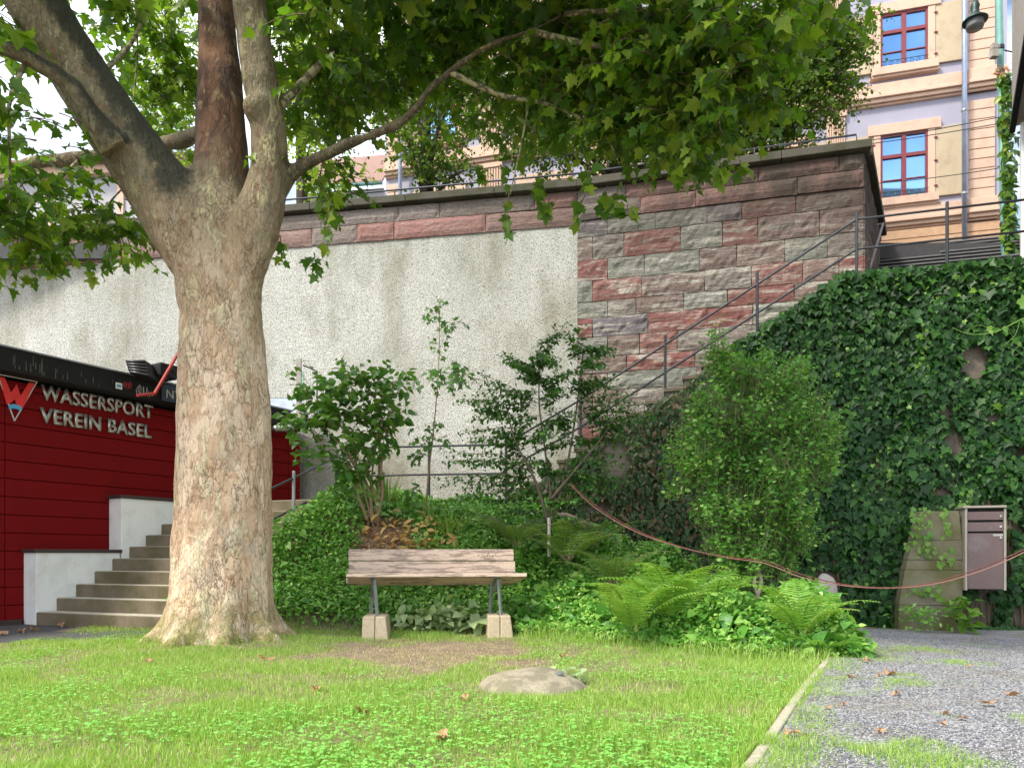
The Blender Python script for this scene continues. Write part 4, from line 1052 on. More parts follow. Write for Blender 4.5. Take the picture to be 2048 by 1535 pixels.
co += nn_ * h[:, None]
me.vertices.foreach_set('co', co.ravel().astype(np.float32)); me.update()
me.polygons.foreach_set('use_smooth', [True] * len(me.polygons)); me.materials.clear()
red = np.zeros(n_)
bp = np.array([tuple(P(u, v, d)) for u, v, d in ((448, 470, D + .08), (446, 390, D + .12), (444, 330, D + .15), (442, 250, D + .2), (440, 160, D + .25), (436, 60, D + .3), (432, -60, D + .4), (425, -300, D + .5))])
cpth = np.array([tuple(P(u, v, d)) for u, v, d in ((517, 490, D - .18), (538, 345, D - .2), (538, 280, D - .2), (519, 150, D - .25), (500, 0, D - .3), (492, -120, D - .35), (500, -320, D - .4))])
def pdist(co, path):
    best = np.full(len(co), 9.)
    for a_, b_ in zip(path[:-1], path[1:]):
        ab = b_ - a_; t = np.clip(((co - a_) @ ab) / (ab @ ab), 0, 1); best = np.minimum(best, np.linalg.norm(co - a_ - t[:, None] * ab, axis=1))
    return best
dB, dC = pdist(co, bp), pdist(co, cpth)
red = np.clip((.34 - dB) / .08, 0, 1) * np.clip((dC - dB + .03) / .08, 0, 1) * np.clip((co[:, 2] - 4.0) / .7, 0, 1)
att = me.attributes.new('redbark', 'FLOAT', 'POINT'); att.data.foreach_set('value', red.astype(np.float32))
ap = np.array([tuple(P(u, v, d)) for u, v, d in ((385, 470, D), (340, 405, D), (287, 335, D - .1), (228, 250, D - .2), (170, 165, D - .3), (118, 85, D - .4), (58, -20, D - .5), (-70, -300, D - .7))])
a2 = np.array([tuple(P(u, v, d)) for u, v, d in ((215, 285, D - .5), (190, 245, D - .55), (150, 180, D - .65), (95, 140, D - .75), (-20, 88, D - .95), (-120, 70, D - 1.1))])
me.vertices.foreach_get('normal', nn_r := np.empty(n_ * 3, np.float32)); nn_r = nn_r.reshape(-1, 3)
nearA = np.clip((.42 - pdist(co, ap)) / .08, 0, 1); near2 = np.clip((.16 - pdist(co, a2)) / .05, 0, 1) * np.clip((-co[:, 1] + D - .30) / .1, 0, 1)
alg_shade = nearA * np.clip(nn_r[:, 0] * .75 + nn_r[:, 2] * .7 + .12, 0, 1) * np.clip((co[:, 2] - 3.6) / .6, 0, 1)  # algae plus shade painted on the limb's right and upper sides
alg_shade = np.maximum(alg_shade, near2 * np.clip(.62 + .5 * nn_r[:, 2], 0, 1)); alg_shade = np.maximum(alg_shade, .8 * np.exp(-((co[:, 0] - P(375, 0, D).x) ** 2 / .05 + (co[:, 2] - P(0, 385, D).z) ** 2 / .10)))
lp_ = np.array([tuple(P(u, v, d)) for u, v, d in ((600, 335, D - .1), (700, 287, D - .15), (800, 246, D - .25), (858, 180, D - .35), (950, 108, D - .5), (1060, 62, D - .7), (1300, -60, D - 1.0))]); alg_shade = np.maximum(alg_shade, .50 * np.clip((.22 - pdist(co, lp_)) / .05, 0, 1))
att = me.attributes.new('algae_shade', 'FLOAT', 'POINT'); att.data.foreach_set('value', alg_shade.astype(np.float32))
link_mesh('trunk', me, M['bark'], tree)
print('trunk verts', n_)

def rand_dir(N_, z=(-1, 1)):
    a = rng.random(N_) * 2 * np.pi; zz = rng.uniform(z[0], z[1], N_); r = np.sqrt(np.maximum(0, 1 - zz ** 2)); return np.stack([r * np.cos(a), r * np.sin(a), zz], 1)
def ell_points(blobs, dens):
    """blobs: (u, v, ru, rv, depth, rd, weight) in photo pixels at that depth -> points inside world ellipsoids"""
    out = []
    for (u, v, ru, rv, d, rdp, w) in blobs:
        k = d / F; n = max(1, int(dens * w * (ru * rv) / 1000.0))
        q = rand_dir(n) * (rng.random(n) ** .45)[:, None]
        c = np.array(P(u, v, d)); out.append(c + q * np.array([ru * k, rdp, rv * k]))
    return np.concatenate(out)
def sprays(org, Lr, nl, size, droop=.45, side=.8, dirs=None, nup=.8, jitter=.35, twig_r=.004):
    """every origin grows a drooping twig with alternate leaves"""
    n = len(org); d0 = rand_dir(n, (-.3, .35)) if dirs is None else norm(dirs)
    Ls = rng.uniform(Lr[0], Lr[1], n); pos = []; dr = []; nr_ = []; sz = []; tw = []
    K = int(nl)
    prev = org.copy(); tw.append(prev)
    for k in range(1, K + 1):
        f = k / K
        dk = norm(d0 + np.array([0, 0, -1.]) * droop * f * 1.6)
        p = prev + dk * (Ls / K)[:, None]; prev = p; tw.append(p)
        sgn = 1 if k % 2 else -1
        sd = norm(np.cross(dk, np.array([0, 0, 1.])) + 1e-6) * sgn
        ld = norm(sd * side + dk * .6 + rng.normal(0, jitter, (n, 3)) + np.array([0, 0, -.35]))
        s = size * rng.uniform(.5, 1.2, n) * (1.1 - .45 * f)
        pos.append(p + ld * (s * .25)[:, None]); dr.append(ld)
        nr_.append(norm(np.array([0, 0, nup]) + rng.normal(0, .5, (n, 3)))); sz.append(s)
    tw = np.stack(tw, 1)
    return (np.concatenate(pos), np.concatenate(dr), np.concatenate(nr_), np.concatenate(sz)), tw
def twigs(name, tw, r, mat, parent):
    """tw (n, k, 3) -> three-sided tapering twigs"""
    n, k, _ = tw.shape; V = []
    for j in range(k):
        t = tw[:, min(j + 1, k - 1)] - tw[:, max(j - 1, 0)]; t = norm(t)
        x = norm(np.cross(t, np.array([.13, .2, 1.]))); y = np.cross(t, x); rr = r * (1 - .75 * j / (k - 1))
        for a in (0, 2.094, 4.189): V.append(tw[:, j] + (x * math.cos(a) + y * math.sin(a)) * rr)
    V = np.stack(V, 1).reshape(n, k * 3, 3); T = []
    for j in range(k - 1):
        for a in range(3):
            b = (a + 1) % 3; T += [(j * 3 + a, j * 3 + b, j * 3 + 3 + b), (j * 3 + a, j * 3 + 3 + b, j * 3 + 3 + a)]
    T = np.array(T)[None] + (np.arange(n) * k * 3)[:, None, None]
    return tri_mesh(name, V.reshape(-1, 3), T.reshape(-1, 3), mat, parent)
def cat_leaves(a, b): return tuple(np.concatenate([x, y]) for x, y in zip(a, b))

PB = [  # u, v, ru, rv, depth, depth radius, weight
 (30, 200, 60, 50, 6.4, .8, 1.0), (20, 400, 70, 80, 6.6, .8, 1.2), (125, 400, 95, 55, 7.4, .7, 1.0), (215, 440, 85, 60, 7.6, .6, 1.0), (70, 290, 70, 45, 7.6, .6, .7),
 (25, 20, 60, 40, 6.8, .8, .8), (215, 35, 70, 45, 8.2, .9, .8), (330, 60, 70, 70, 8.4, .8, 1.4), (335, 160, 60, 80, 8.8, .8, 1.5), (300, 230, 45, 40, 8.4, .6, 1.0), (110, 40, 50, 60, 8.5, .9, .5),
 (620, 60, 70, 80, 7.8, 1.0, 1.7), (620, 190, 65, 80, 7.8, .9, 1.5), (690, 140, 80, 110, 7.4, 1., 1.3), (800, 60, 110, 90, 7.9, 1.0, 1.6), (760, 140, 90, 60, 8.0, .8, 1.0),
 (620, 360, 55, 45, 7.6, .6, 1.0), (680, 360, 60, 35, 8.0, .5, .7), (930, 30, 110, 70, 7.9, .9, 1.8), (930, 150, 90, 60, 8.2, .8, 1.2), (1060, 20, 110, 60, 7.6, .9, 1.6), (1080, 120, 100, 50, 7.9, .8, 1.4), (1060, 170, 110, 75, 7.4, .9, 1.4),
 (1190, 80, 110, 80, 7.2, .8, 1.8), (1180, 180, 100, 80, 7.0, .9, 1.5), (1300, 70, 110, 90, 6.2, 1.1, 1.8), (1290, 200, 90, 70, 6.6, .9, 1.5), (1410, 90, 110, 100, 6.0, 1.0, 1.7), (1400, 220, 90, 80, 6.2, .8, 1.5),
 (1520, 70, 90, 80, 6.0, .8, 1.3), (1480, 200, 50, 60, 6.4, .5, .9), (1600, 30, 60, 45, 6.2, .6, .8), (1060, 275, 60, 22, 7.2, .3, .4), (1210, 270, 50, 35, 7.0, .4, .6), (1400, 285, 55, 30, 6.4, .4, .6), (1260, 310, 35, 20, 6.8, .3, .5),
]
OUTB = [(-200, 200, 200, 300, 6.0, 1.6, .35), (-250, -200, 300, 260, 6.0, 1.8, .35), (100, -230, 260, 200, 7.0, 2.2, .55), (450, -260, 260, 210, 7.2, 2.4, .7), (800, -220, 280, 220, 6.6, 2.2, 1.3), (1150, -220, 280, 220, 6.2, 2.0, 1.3), (1450, -180, 220, 180, 6.0, 1.6, 1.0),
        (500, -700, 500, 300, 7.0, 2.8, .35), (1000, -700, 400, 300, 6.6, 2.4, .35)]
org = ell_points(PB, 4.9); L1, tw1 = sprays(org, (.28, .58), 7, .140, .5)
o2 = ell_points(OUTB, 2.2); L2, tw2 = sprays(o2, (.4, .8), 7, .22, .5)  # unseen upper crown, made denser to keep light off the leaves below
# hanging fringe twigs seen below the canopy
hang = [(660, 400, 7.2, 120), (1018, 385, 6.9, 90), (1085, 340, 6.9, 60), (1215, 372, 6.7, 60), (1235, 375, 6.7, 55), (1170, 390, 6.8, 60), (628, 505, 7.4, 45), (60, 470, 6.9, 90), (25, 480, 6.8, 80), (175, 500, 7.1, 55), (215, 490, 7.2, 60), (240, 480, 7.2, 60), (90, 430, 6.9, 130), (130, 450, 7.0, 40),
        (1350, 330, 6.3, 40), (1440, 325, 6.2, 35), (1480, 320, 6.3, 25), (560, 470, 7.3, 60), (1255, 410, 6.6, 20), (1100, 395, 7.0, 30), (960, 330, 7.3, 30), (150, 420, 7.0, 60), (5, 430, 6.6, 70), (45, 430, 6.8, 110), (110, 500, 7.0, 40), (1380, 255, 6.0, 60), (1180, 330, 6.6, 50), (1420, 150, 5.6, 50)]
Lh = None; twh = []
for (u, v, d, ln) in hang:
    c = np.array([P(u, v, d)]) ; a, t = sprays(c, (ln * d / F, ln * d / F), 7, .145, 1.1, dirs=np.array([[rnd.uniform(-.7, .7), rnd.uniform(-.4, .2), -1.0]]), jitter=.3, nup=.2)
    a[2][:] = norm(a[2] * .6 + np.array([0, -1., .3])); Lh = a if Lh is None else cat_leaves(Lh, a); twh.append(t)
leaves_mix('crown', M['planeleaf'], cat_leaves(cat_leaves(L1, L2), Lh), [T_PLANE, T_PLANE2, T_PLANE3, T_PLANE], tree)
twigs('twigs', np.concatenate([tw1, tw2, np.concatenate(twh)]), .007, M['twig'], tree)
print('plane leaves', len(L1[0]) + len(L2[0]))
# boughs that carry the leaf sprays
m = MB()
def bough(pts, w0, w1): 
    c = catmull([P(*p) for p in pts], 5); m.tube(c, list(np.linspace(w0, w1, len(c))), 7)
bough([(560, 210, 7.1), (620, 150, 7.2), (700, 60, 7.4), (760, -40, 7.3)], .05, .02)
bough([(900, 144, 6.9), (1000, 190, 7.0), (1100, 210, 7.0), (1200, 260, 6.9), (1240, 330, 6.8)], .03, .006)
bough([(1060, 62, 6.6), (1180, 90, 6.4), (1300, 110, 6.3), (1420, 170, 6.1), (1440, 260, 6.1)], .03, .006)
bough([(1130, 28, 6.5), (1300, 20, 6.2), (1480, 40, 6.0), (1600, 30, 6.1)], .025, .006)
bough([(160, 318, 8.3), (110, 370, 7.6), (90, 430, 7.1), (70, 500, 6.9)], .02, .005)
bough([(60, 110, 6.5), (20, 200, 6.5), (20, 300, 6.6), (20, 420, 6.7)], .025, .006)
bough([(300, 291, 8.1), (270, 350, 7.8), (215, 410, 7.4), (190, 470, 7.2)], .015, .004)
bough([(180, 165, 7.0), (260, 90, 7.6), (300, 0, 8.0)], .03, .015)
bough([(650, 309, 7.2), (640, 360, 7.3), (655, 400, 7.2)], .012, .004)
bough([(1060, 200, 7.0), (1040, 300, 7.0), (1020, 390, 6.9)], .014, .004)
bough([(270, 0, 8.2), (275, 100, 8.3), (268, 200, 8.3), (272, 270, 8.3)], .014, .004)
m.build('boughs', M['branch'], tree, smooth=True)

# ================================================================== LINDENS ON THE STREET ABOVE
T_ROUND = outline([(0, 0), (.38, .10), (.36, .58), (0, 1.0)], .18, .2, (0, .4))
def linden(base_u, d, blobs, label, trunk_w, dens, lean=0, lm='lindenleaf'):
    b = P(base_u, 0, d); b.z = 6.9
    th = thing('linden_tree', b, label, 'tree', 'linden trees on the street above the wall')
    m = MB(); m.tube(catmull([b, b + Vector((.05, 0, 2)), b + Vector((lean, 0, 4.2)), b + Vector((lean * 1.3, 0, 8.0))], 4), list(np.linspace(trunk_w, trunk_w * .35, 13)), 12)
    m.build('trunk', M['darkbark'], th, smooth=True)
    m = MB()
    for (u, v, ru, rv, dd, rdp, w) in blobs:
        c = P(u, v, dd); s = b + Vector((lean * .7, 0, min(max(1.6, (c.z - 6.9) * .55), 6)))
        m.tube(catmull([s, s.lerp(c, .5) + Vector((0, 0, .25)), c], 4), list(np.linspace(.07, .015, 9)), 6)
    m.build('limbs', M['darkbark'], th, smooth=True)
    o = ell_points(blobs, dens); Lf, tw = sprays(o, (.3, .65), 8, .095, .5, nup=.6)
    leaves('crown', M[lm], Lf, T_ROUND, th); twigs('twigs', tw, .006, M['darkbark'], th)
    return len(Lf[0])
n1 = linden(1232, 15.6, [(1640, 110, 90, 75, 14.8, .9, 1.8), (1670, 165, 55, 50, 14.8, .6, 1.4), (1690, 75, 45, 40, 14.6, .4, 1.3), (1620, 235, 55, 40, 14.6, .5, 1.2), (1100, 300, 90, 40, 15.2, .7, 1.1), (1380, 300, 90, 30, 15, .6, 1.0), (1500, 260, 80, 50, 14.8, .7, 1.2), (1560, 190, 95, 75, 14.8, 1., 1.6), (1600, 60, 110, 80, 15, 1.2, 1.4), (1480, 110, 120, 100, 15.2, 1.4, 1.3), (1450, 230, 100, 70, 15, 1., 1.3), (1350, 130, 130, 110, 15.6, 1.6, 1.3), (1300, 250, 100, 60, 15, 1, 1.2), (1180, 120, 130, 120, 15.8, 1.6, 1.3), (1110, 240, 90, 60, 15.4, 1, 1.1), (1010, 200, 80, 90, 15.4, 1., 1.0), (1730, 45, 28, 18, 14.6, .3, .7), (1560, 270, 60, 28, 14.8, .5, .9), (1440, 312, 45, 18, 15, .4, .8), (1232, 300, 45, 50, 15.3, .4, 1.0), (1300, -150, 330, 140, 15.8, 2.5, .8)],
            'large linden with dark ivy clad trunk behind the middle of the wall', .26, 30)
n2 = linden(850, 16.4, [(870, 300, 80, 55, 16, .8, 1.0), (860, 340, 60, 35, 16, .6, .9), (800, 250, 60, 60, 16, .9, .9), (900, 200, 90, 90, 16.4, 1.2, 1.1), (800, 120, 120, 110, 16.8, 1.5, 1.1), (700, 150, 100, 120, 16.8, 1.3, 1.0), (930, 340, 40, 22, 15.8, .4, .6), (840, -100, 200, 130, 17, 2, .6), (930, 60, 120, 90, 17, 1.3, 1.0)],
            'linden with low hanging foliage behind the wall, just right of the leaning branch', .20, 30)
n3 = linden(600, 17, [(605, 130, 60, 120, 17, 1.2, 1.1), (620, 290, 60, 50, 16.6, .8, 1.0), (700, 350, 50, 26, 16.2, .5, .6), (640, 370, 45, 35, 16.2, .5, .8), (600, -80, 140, 110, 17, 1.6, .5), (620, 220, 70, 60, 17, 1, 1.0)],
            'linden with sunlight painted into its leaves behind the wall, immediately right of the plane trunk', .18, 28, 0, 'sunlitlinden')
n4 = linden(335, 17.4, [(335, 90, 75, 85, 17, 1.2, 1.2), (345, 200, 60, 80, 17, 1.1, 1.2), (330, 290, 60, 35, 17, .8, .8), (300, 340, 40, 22, 16.6, .5, .5), (345, -60, 120, 80, 17, 1.4, .6)],
            'linden with sunlight painted yellow green into its leaves, seen between the left limb and middle limb of the plane tree', .17, 30, 0, 'sunlitlinden')
print('linden leaves', n1 + n2 + n3 + n4)
# ================================================================== IVY AND CREEPERS ON THE STAIR WALL
def wall_leaves(n, us, vtop, vbot, holes, size, bulge, seed, keep=None):
    r = np.random.default_rng(seed); pos = []; dr = []; nr_ = []; sz = []
    k = 0
    while k < n:
        u = r.uniform(*us); vt = vtop(u); vb = vbot(u)
        if vb <= vt: continue
        v = r.uniform(vt, vb); hit = False
        for (hu, hv, a, b) in holes:
            q = ((u - hu) / a) ** 2 + ((v - hv) / b) ** 2
            if q < 1 + .5 * nz(u * .05, v * .05, 2): hit = True; break
        if hit: continue
        if keep and not keep(u, v, r): continue
        bl_ = bulge * (.55 + .9 * nz(u * .011, v * .011, seed)) 
        out = max(.03, bl_) + r.uniform(-.07, .07)
        if out < .02: out = .02
        # leaf is laid on the wall plane, then pushed out along its normal
        p = wp_(u, v, 0.0) + nW * out
        pos.append(tuple(p)); dr.append((r.normal(0, .6), -.25 + r.normal(0, .25), -1 + r.normal(0, .35)))
        nr_.append((nW.x + r.normal(0, .33), nW.y + r.normal(0, .25), .45 + r.normal(0, .3))); sz.append(size * min(1.7, math.exp(r.normal(-.12, .33))) * (1 + .35 * nz(u * .02, v * .02, 40))); k += 1
    return pos, dr, nr_, sz
def stair_v(u):
    s = flat_s(u); z = flight_z(s); p = O2 + dR * s; return HZ - (z - CZ) / p.y * F
def ivtop(u): return stair_v(u) - 14 + 10 * nz(u * .03, 1) if u > 1540 else stair_v(u) - 5
holes_b = [(1946, 722, 30, 36), (1905, 880, 20, 30), (1840, 1040, 1, 1), (1955, 1225, 52, 42), (2035, 1232, 26, 36), (1650, 1165, 30, 34), (1860, 1140, 62, 120), (1970, 1090, 50, 95), (1985, 830, 20, 12), (2035, 900, 16, 14), (1880, 980, 26, 12), (1890, 820, 12, 26), (2030, 1050, 14, 20)]
iv = thing('ivy', wp_(1700, 1275, .1), 'dense dark green ivy covering the stair side wall from the ground to the railing', 'ivy')
A_ = wall_leaves(21000, (1470, 2120), ivtop, lambda u: 1285, holes_b, .093, .17, 3)
leaves_mix('leaves', M['ivyleaf'], A_, [T_IVY, T_IVY2, T_IVY], iv)
A_ = wall_leaves(1500, (1475, 2120), lambda u: stair_v(u) - 20, lambda u: stair_v(u) + 16, [], .10, .10, 5)
leaves('top_leaves', M['ivyleaf'], A_, T_IVY, iv)
m = MB(); r_ = random.Random(5)
for k in range(60):
    u = r_.uniform(1500, 2060); v = 1270; pts = []
    for i in range(9):
        pts.append(wp_(u, v, 0) + nW * (.05 + .02 * r_.random())); u += r_.uniform(-14, 14); v -= r_.uniform(25, 60)
    m.tube(pts, list(np.linspace(.012, .004, 9)), 5)
m.build('stems', M['twig'], iv, smooth=True)
def lite(us, vs, n, seed): return wall_leaves(n, us, lambda u: vs[0], lambda u: vs[1], [], .062, .19, seed)
Lx = [[], [], [], []]
for (us, vs, n, sd) in (((1826, 1848), (640, 790), 60, 1), ((1800, 1842), (1015, 1100), 60, 2), ((1862, 1872), (1015, 1075), 22, 3), ((1815, 1850), (1070, 1115), 36, 4), ((1800, 1865), (1168, 1186), 40, 5), ((1850, 1885), (1095, 1128), 14, 6), ((1910, 1935), (980, 1015), 16, 7), ((1700, 2040), (555, 600), 45, 8), ((1500, 2040), (620, 1200), 130, 9)):
    q = lite(us, vs, n, sd)
    off = .46 if 1000 < vs[0] and us[0] < 1900 and us[0] > 1790 else .2
    for i in range(4): Lx[i] += list(q[i]) if i else [tuple(Vector(p) + nW * (off - .14)) for p in q[0]]
leaves('young_leaves', M['ivylight'], Lx, T_IVY, iv)
cr = thing('creeper', wp_(1330, 1080, .1), 'small leaved dark creeper with reddish specks under the lower part of the railing', 'creeper')
def crtop(u): return stair_v(u) - 8 + 8 * nz(u * .04, 3)
A_ = wall_leaves(12500, (1040, 1500), crtop, lambda u: 1140, [(1230, 915, 30, 40), (1190, 1010, 40, 12), (1425, 1078, 20, 22)], .085, .14, 8)
leaves('leaves', M['creeper'], A_, T_SMALL, cr)
iv2 = thing('ivy', wp_(1975, 1275, .1), 'trailing ivy strands with glossy leaves below the mailbox', 'ivy')
def strand(u0, v0, u1, v1, w): return lambda u, v, r: abs(u - (u0 + (u1 - u0) * (v - v0) / (v1 - v0))) < w
A_ = wall_leaves(210, (1960, 2030), lambda u: 1190, lambda u: 1285, [], .085, .1, 11, strand(2010, 1185, 1985, 1285, 14))
B_ = wall_leaves(420, (1920, 2100), lambda u: 1250, lambda u: 1292, [], .10, .2, 12)
leaves('leaves', M['ivyleaf'], tuple(list(a) + list(b) for a, b in zip(A_, B_)), T_IVY, iv2)

# ================================================================== SHRUBS
def in_blob(blob, n, p=.6):
    u, v, ru, rv, d, rd_ = blob; k = d / F; q = rand_dir(n) * (rng.random(n) ** p)[:, None]
    return np.array(P(u, v, d)) + q * np.array([ru * k, rd_, rv * k])
def shrub(name, base, blobs, label, cat, leafm, tmpl, size, nl, stemr=.015, stems=None, tlen=(.2, .4), droop=.2, up=.3, stemmat='stem', dirz=(-.2, .9), nup=.8):
    """blobs: (u, v, ru, rv, d, rd, sprays)"""
    b = Vector(base); th = thing(name, b, label, cat)
    m = MB(); Ls = None; tws = []
    for bi, (u, v, ru, rv, d, rd_, ns) in enumerate(blobs):
        c = P(u, v, d); s = b + Vector((rnd.uniform(-.08, .08), rnd.uniform(-.05, .05), 0))
        mid = s.lerp(c, .5) + Vector(((s.x - c.x) * .12, 0, .12))
        if bi % 3 == 0: m.tube(catmull([s, mid, c], 5), list(np.linspace(stemr, stemr * .3, 11)), 6)
        o = in_blob((u, v, ru, rv, d, rd_), ns)
        dirs = norm((o - np.array(c)) * np.array([1.2, 1, 1]) + rng.normal(0, .22, o.shape) + np.array([0, 0, up]))
        a, t = sprays(o, tlen, nl, size, droop, dirs=dirs, nup=nup); Ls = a if Ls is None else cat_leaves(Ls, a); tws.append(t)
    m.build('stems', M[stemmat], th, smooth=True)
    kp = np.array([noise.noise(Vector(p) * 3.6) + .35 * noise.noise(Vector(p) * 9) > -.30 for p in Ls[0]]); Ls = tuple(a[kp] for a in Ls)
    leaves('leaves', M[leafm], Ls, tmpl, th); twigs('twigs', np.concatenate(tws), .005, M[stemmat], th)
    return th
gz = lambda p: Vector((p.x, p.y, ground_z(p.x, p.y)))
# left shrub: bare lower stems, heart shaped leaves, long shoots to the upper left
sb = gz(P(745, 1040, 9.7))
t_ = shrub('flowering_shrub', sb, [(655, 860, 60, 50, 9.6, .4, 24), (735, 830, 70, 45, 9.7, .4, 30), (690, 920, 60, 36, 9.6, .4, 26), (760, 860, 50, 35, 9.8, .35, 26), (640, 800, 50, 30, 9.6, .3, 16), (700, 770, 55, 25, 9.7, .3, 16), (770, 790, 40, 30, 9.8, .3, 15), (720, 965, 45, 20, 9.5, .3, 14), (625, 860, 30, 40, 9.5, .25, 12)],
           'broad leaved shrub with bare curving pale stems standing on the bank above the bench', 'shrub', 'shrubleaf', T_HEART, .135, 8, .018, tlen=(.2, .45))
m = MB()
for pts in ([(745, 1045, 9.7), (740, 990, 9.7), (725, 950, 9.7), (690, 900, 9.7)], [(750, 1045, 9.7), (765, 990, 9.7), (762, 930, 9.7), (775, 880, 9.75), (765, 850, 9.8)], [(735, 1040, 9.7), (715, 985, 9.65), (700, 930, 9.6)], [(757, 1042, 9.75), (750, 990, 9.7), (735, 940, 9.7), (745, 890, 9.7)]):
    c = catmull([P(*p) for p in pts], 5); m.tube(c, list(np.linspace(.026, .012, len(c))), 8)
m.build('bare_stems', M['stem'], t_, smooth=True)
Ls = None; tws = []
for (a, b) in (((690, 870, 9.6), (618, 722, 9.6)), ((660, 840, 9.6), (590, 720, 9.5)), ((740, 830, 9.7), (690, 735, 9.7)), ((790, 830, 9.8), (740, 740, 9.8)), ((650, 880, 9.5), (590, 830, 9.5)), ((690, 850, 9.6), (640, 760, 9.6)), ((770, 800, 9.8), (800, 745, 9.8)), ((650, 900, 9.5), (585, 800, 9.5))):
    A = np.array([P(*a)]); B = np.array([P(*b)]); ln = float(np.linalg.norm(B - A)); q, t = sprays(A, (ln, ln), 10, .11, .03, dirs=B - A); Ls = q if Ls is None else cat_leaves(Ls, q)
    t3 = t; idx = np.linspace(0, 10, 7).astype(int); tws.append(t3[:, idx])
leaves('shoot_leaves', M['shrubleaf'], Ls, T_HEART, t_); twigs('shoots', np.concatenate(tws), .007, M['stem'], t_)

# tall maple sapling
mb0 = gz(P(850, 1000, 10.0)); mp = thing('maple_sapling', mb0, 'tall thin maple sapling with lobed leaves in front of the plaster wall', 'sapling')
m = MB(); c = catmull([mb0, P(858, 940, 10), P(868, 850, 10), P(877, 740, 10), P(880, 600, 10)], 5); m.tube(c, list(np.linspace(.016, .004, len(c))), 6); m.build('stem', M['stem'], mp, smooth=True)
Ls = None; tws = []
for (u, v, ru, rv, n, sz_) in ((880, 605, 18, 8, 5, .12), (868, 628, 14, 10, 4, .11), (893, 640, 16, 12, 4, .12), (880, 670, 10, 14, 4, .10), (905, 652, 10, 8, 2, .14), (878, 700, 14, 8, 3, .12), (900, 725, 30, 12, 8, .15), (870, 745, 38, 14, 9, .15), (910, 745, 26, 14, 8, .15), (888, 765, 22, 14, 6, .13), (845, 760, 26, 10, 5, .12), (855, 855, 26, 24, 10, .11), (850, 890, 30, 16, 8, .11), (840, 905, 24, 12, 6, .11), (868, 875, 16, 16, 5, .11), (820, 985, 24, 14, 8, .11), (838, 975, 14, 14, 5, .1), (862, 620, 10, 8, 2, .11)):
    o = in_blob((u, v, ru, rv, 10.0, .22), n); cc = np.array(P(878 if v < 800 else 860, v - 4, 10.0))
    a, t = sprays(o, (.08, .2), 3, sz_, .6, dirs=o - cc + rng.normal(0, .1, o.shape)); a[2][:] = norm(a[2] + np.array([0, -.9, 0]))
    Ls = a if Ls is None else cat_leaves(Ls, a); tws.append(t)
leaves('leaves', M['shrubleaf'], Ls, T_MAPLE, mp); twigs('twigs', np.concatenate(tws), .003, M['stem'], mp)

# layered beech shrub in the middle
bb = gz(P(1097, 1095, 8.7)); be = thing('beech_shrub', bb, 'wide airy beech shrub with layered horizontal sprays in front of the wall corner', 'shrub')
m = MB(); Ls = None; tws = []
leaders = [[(1097, 1100, 8.7), (1098, 1040, 8.7), (1100, 980, 8.7), (1090, 900, 8.7), (1078, 800, 8.75), (1082, 700, 8.8)],
           [(1099, 1060, 8.7), (1120, 990, 8.7), (1140, 900, 8.7), (1155, 800, 8.75), (1166, 700, 8.8)],
           [(1098, 1050, 8.7), (1070, 960, 8.6), (1030, 880, 8.6), (1010, 800, 8.6)], [(1100, 1000, 8.7), (1150, 940, 8.6), (1200, 880, 8.6), (1225, 840, 8.6)]]
for ld in leaders: c = catmull([P(*p) for p in ld], 5); m.tube(c, list(np.linspace(.022, .005, len(c))), 7)
m.build('stems', flat('beech_stem', (.11, .085, .06), .8), be, smooth=True)
segs = [(1085, 700, 1130, 665), (1080, 715, 1060, 745), (1082, 710, 1100, 735), (1168, 700, 1215, 715), (1165, 720, 1195, 740), (1160, 720, 1150, 660), (1085, 740, 1030, 735), (1078, 760, 1010, 720), (1075, 760, 1040, 760), (1090, 770, 1140, 750),
        (1150, 770, 1210, 770), (1070, 800, 935, 755), (1070, 790, 960, 800), (1060, 815, 925, 808), (1150, 790, 1230, 775), (1160, 810, 1250, 800), (1090, 800, 1140, 790), (1160, 830, 1275, 820), (1180, 850, 1290, 835), (1070, 840, 950, 840),
        (1060, 860, 925, 880), (1080, 850, 1160, 840), (1050, 880, 960, 900), (1080, 890, 1170, 880), (1150, 880, 1270, 885), (1140, 910, 1240, 925), (1060, 920, 900, 915), (1050, 930, 920, 930), (1060, 950, 880, 965), (1060, 960, 940, 980),
        (1080, 940, 1160, 950), (1130, 950, 1250, 960), (1120, 975, 1230, 985), (1080, 980, 920, 1000), (1090, 990, 980, 1010), (1100, 1000, 1180, 1010), (1080, 1020, 1010, 1040), (1100, 1030, 1160, 1050), (1040, 900, 1000, 870), (1130, 860, 1110, 820), (1010, 830, 960, 820), (1090, 1060, 1130, 1080), (1200, 870, 1260, 860), (1110, 780, 1090, 760), (1060, 880, 1100, 870), (1100, 930, 1040, 940)]
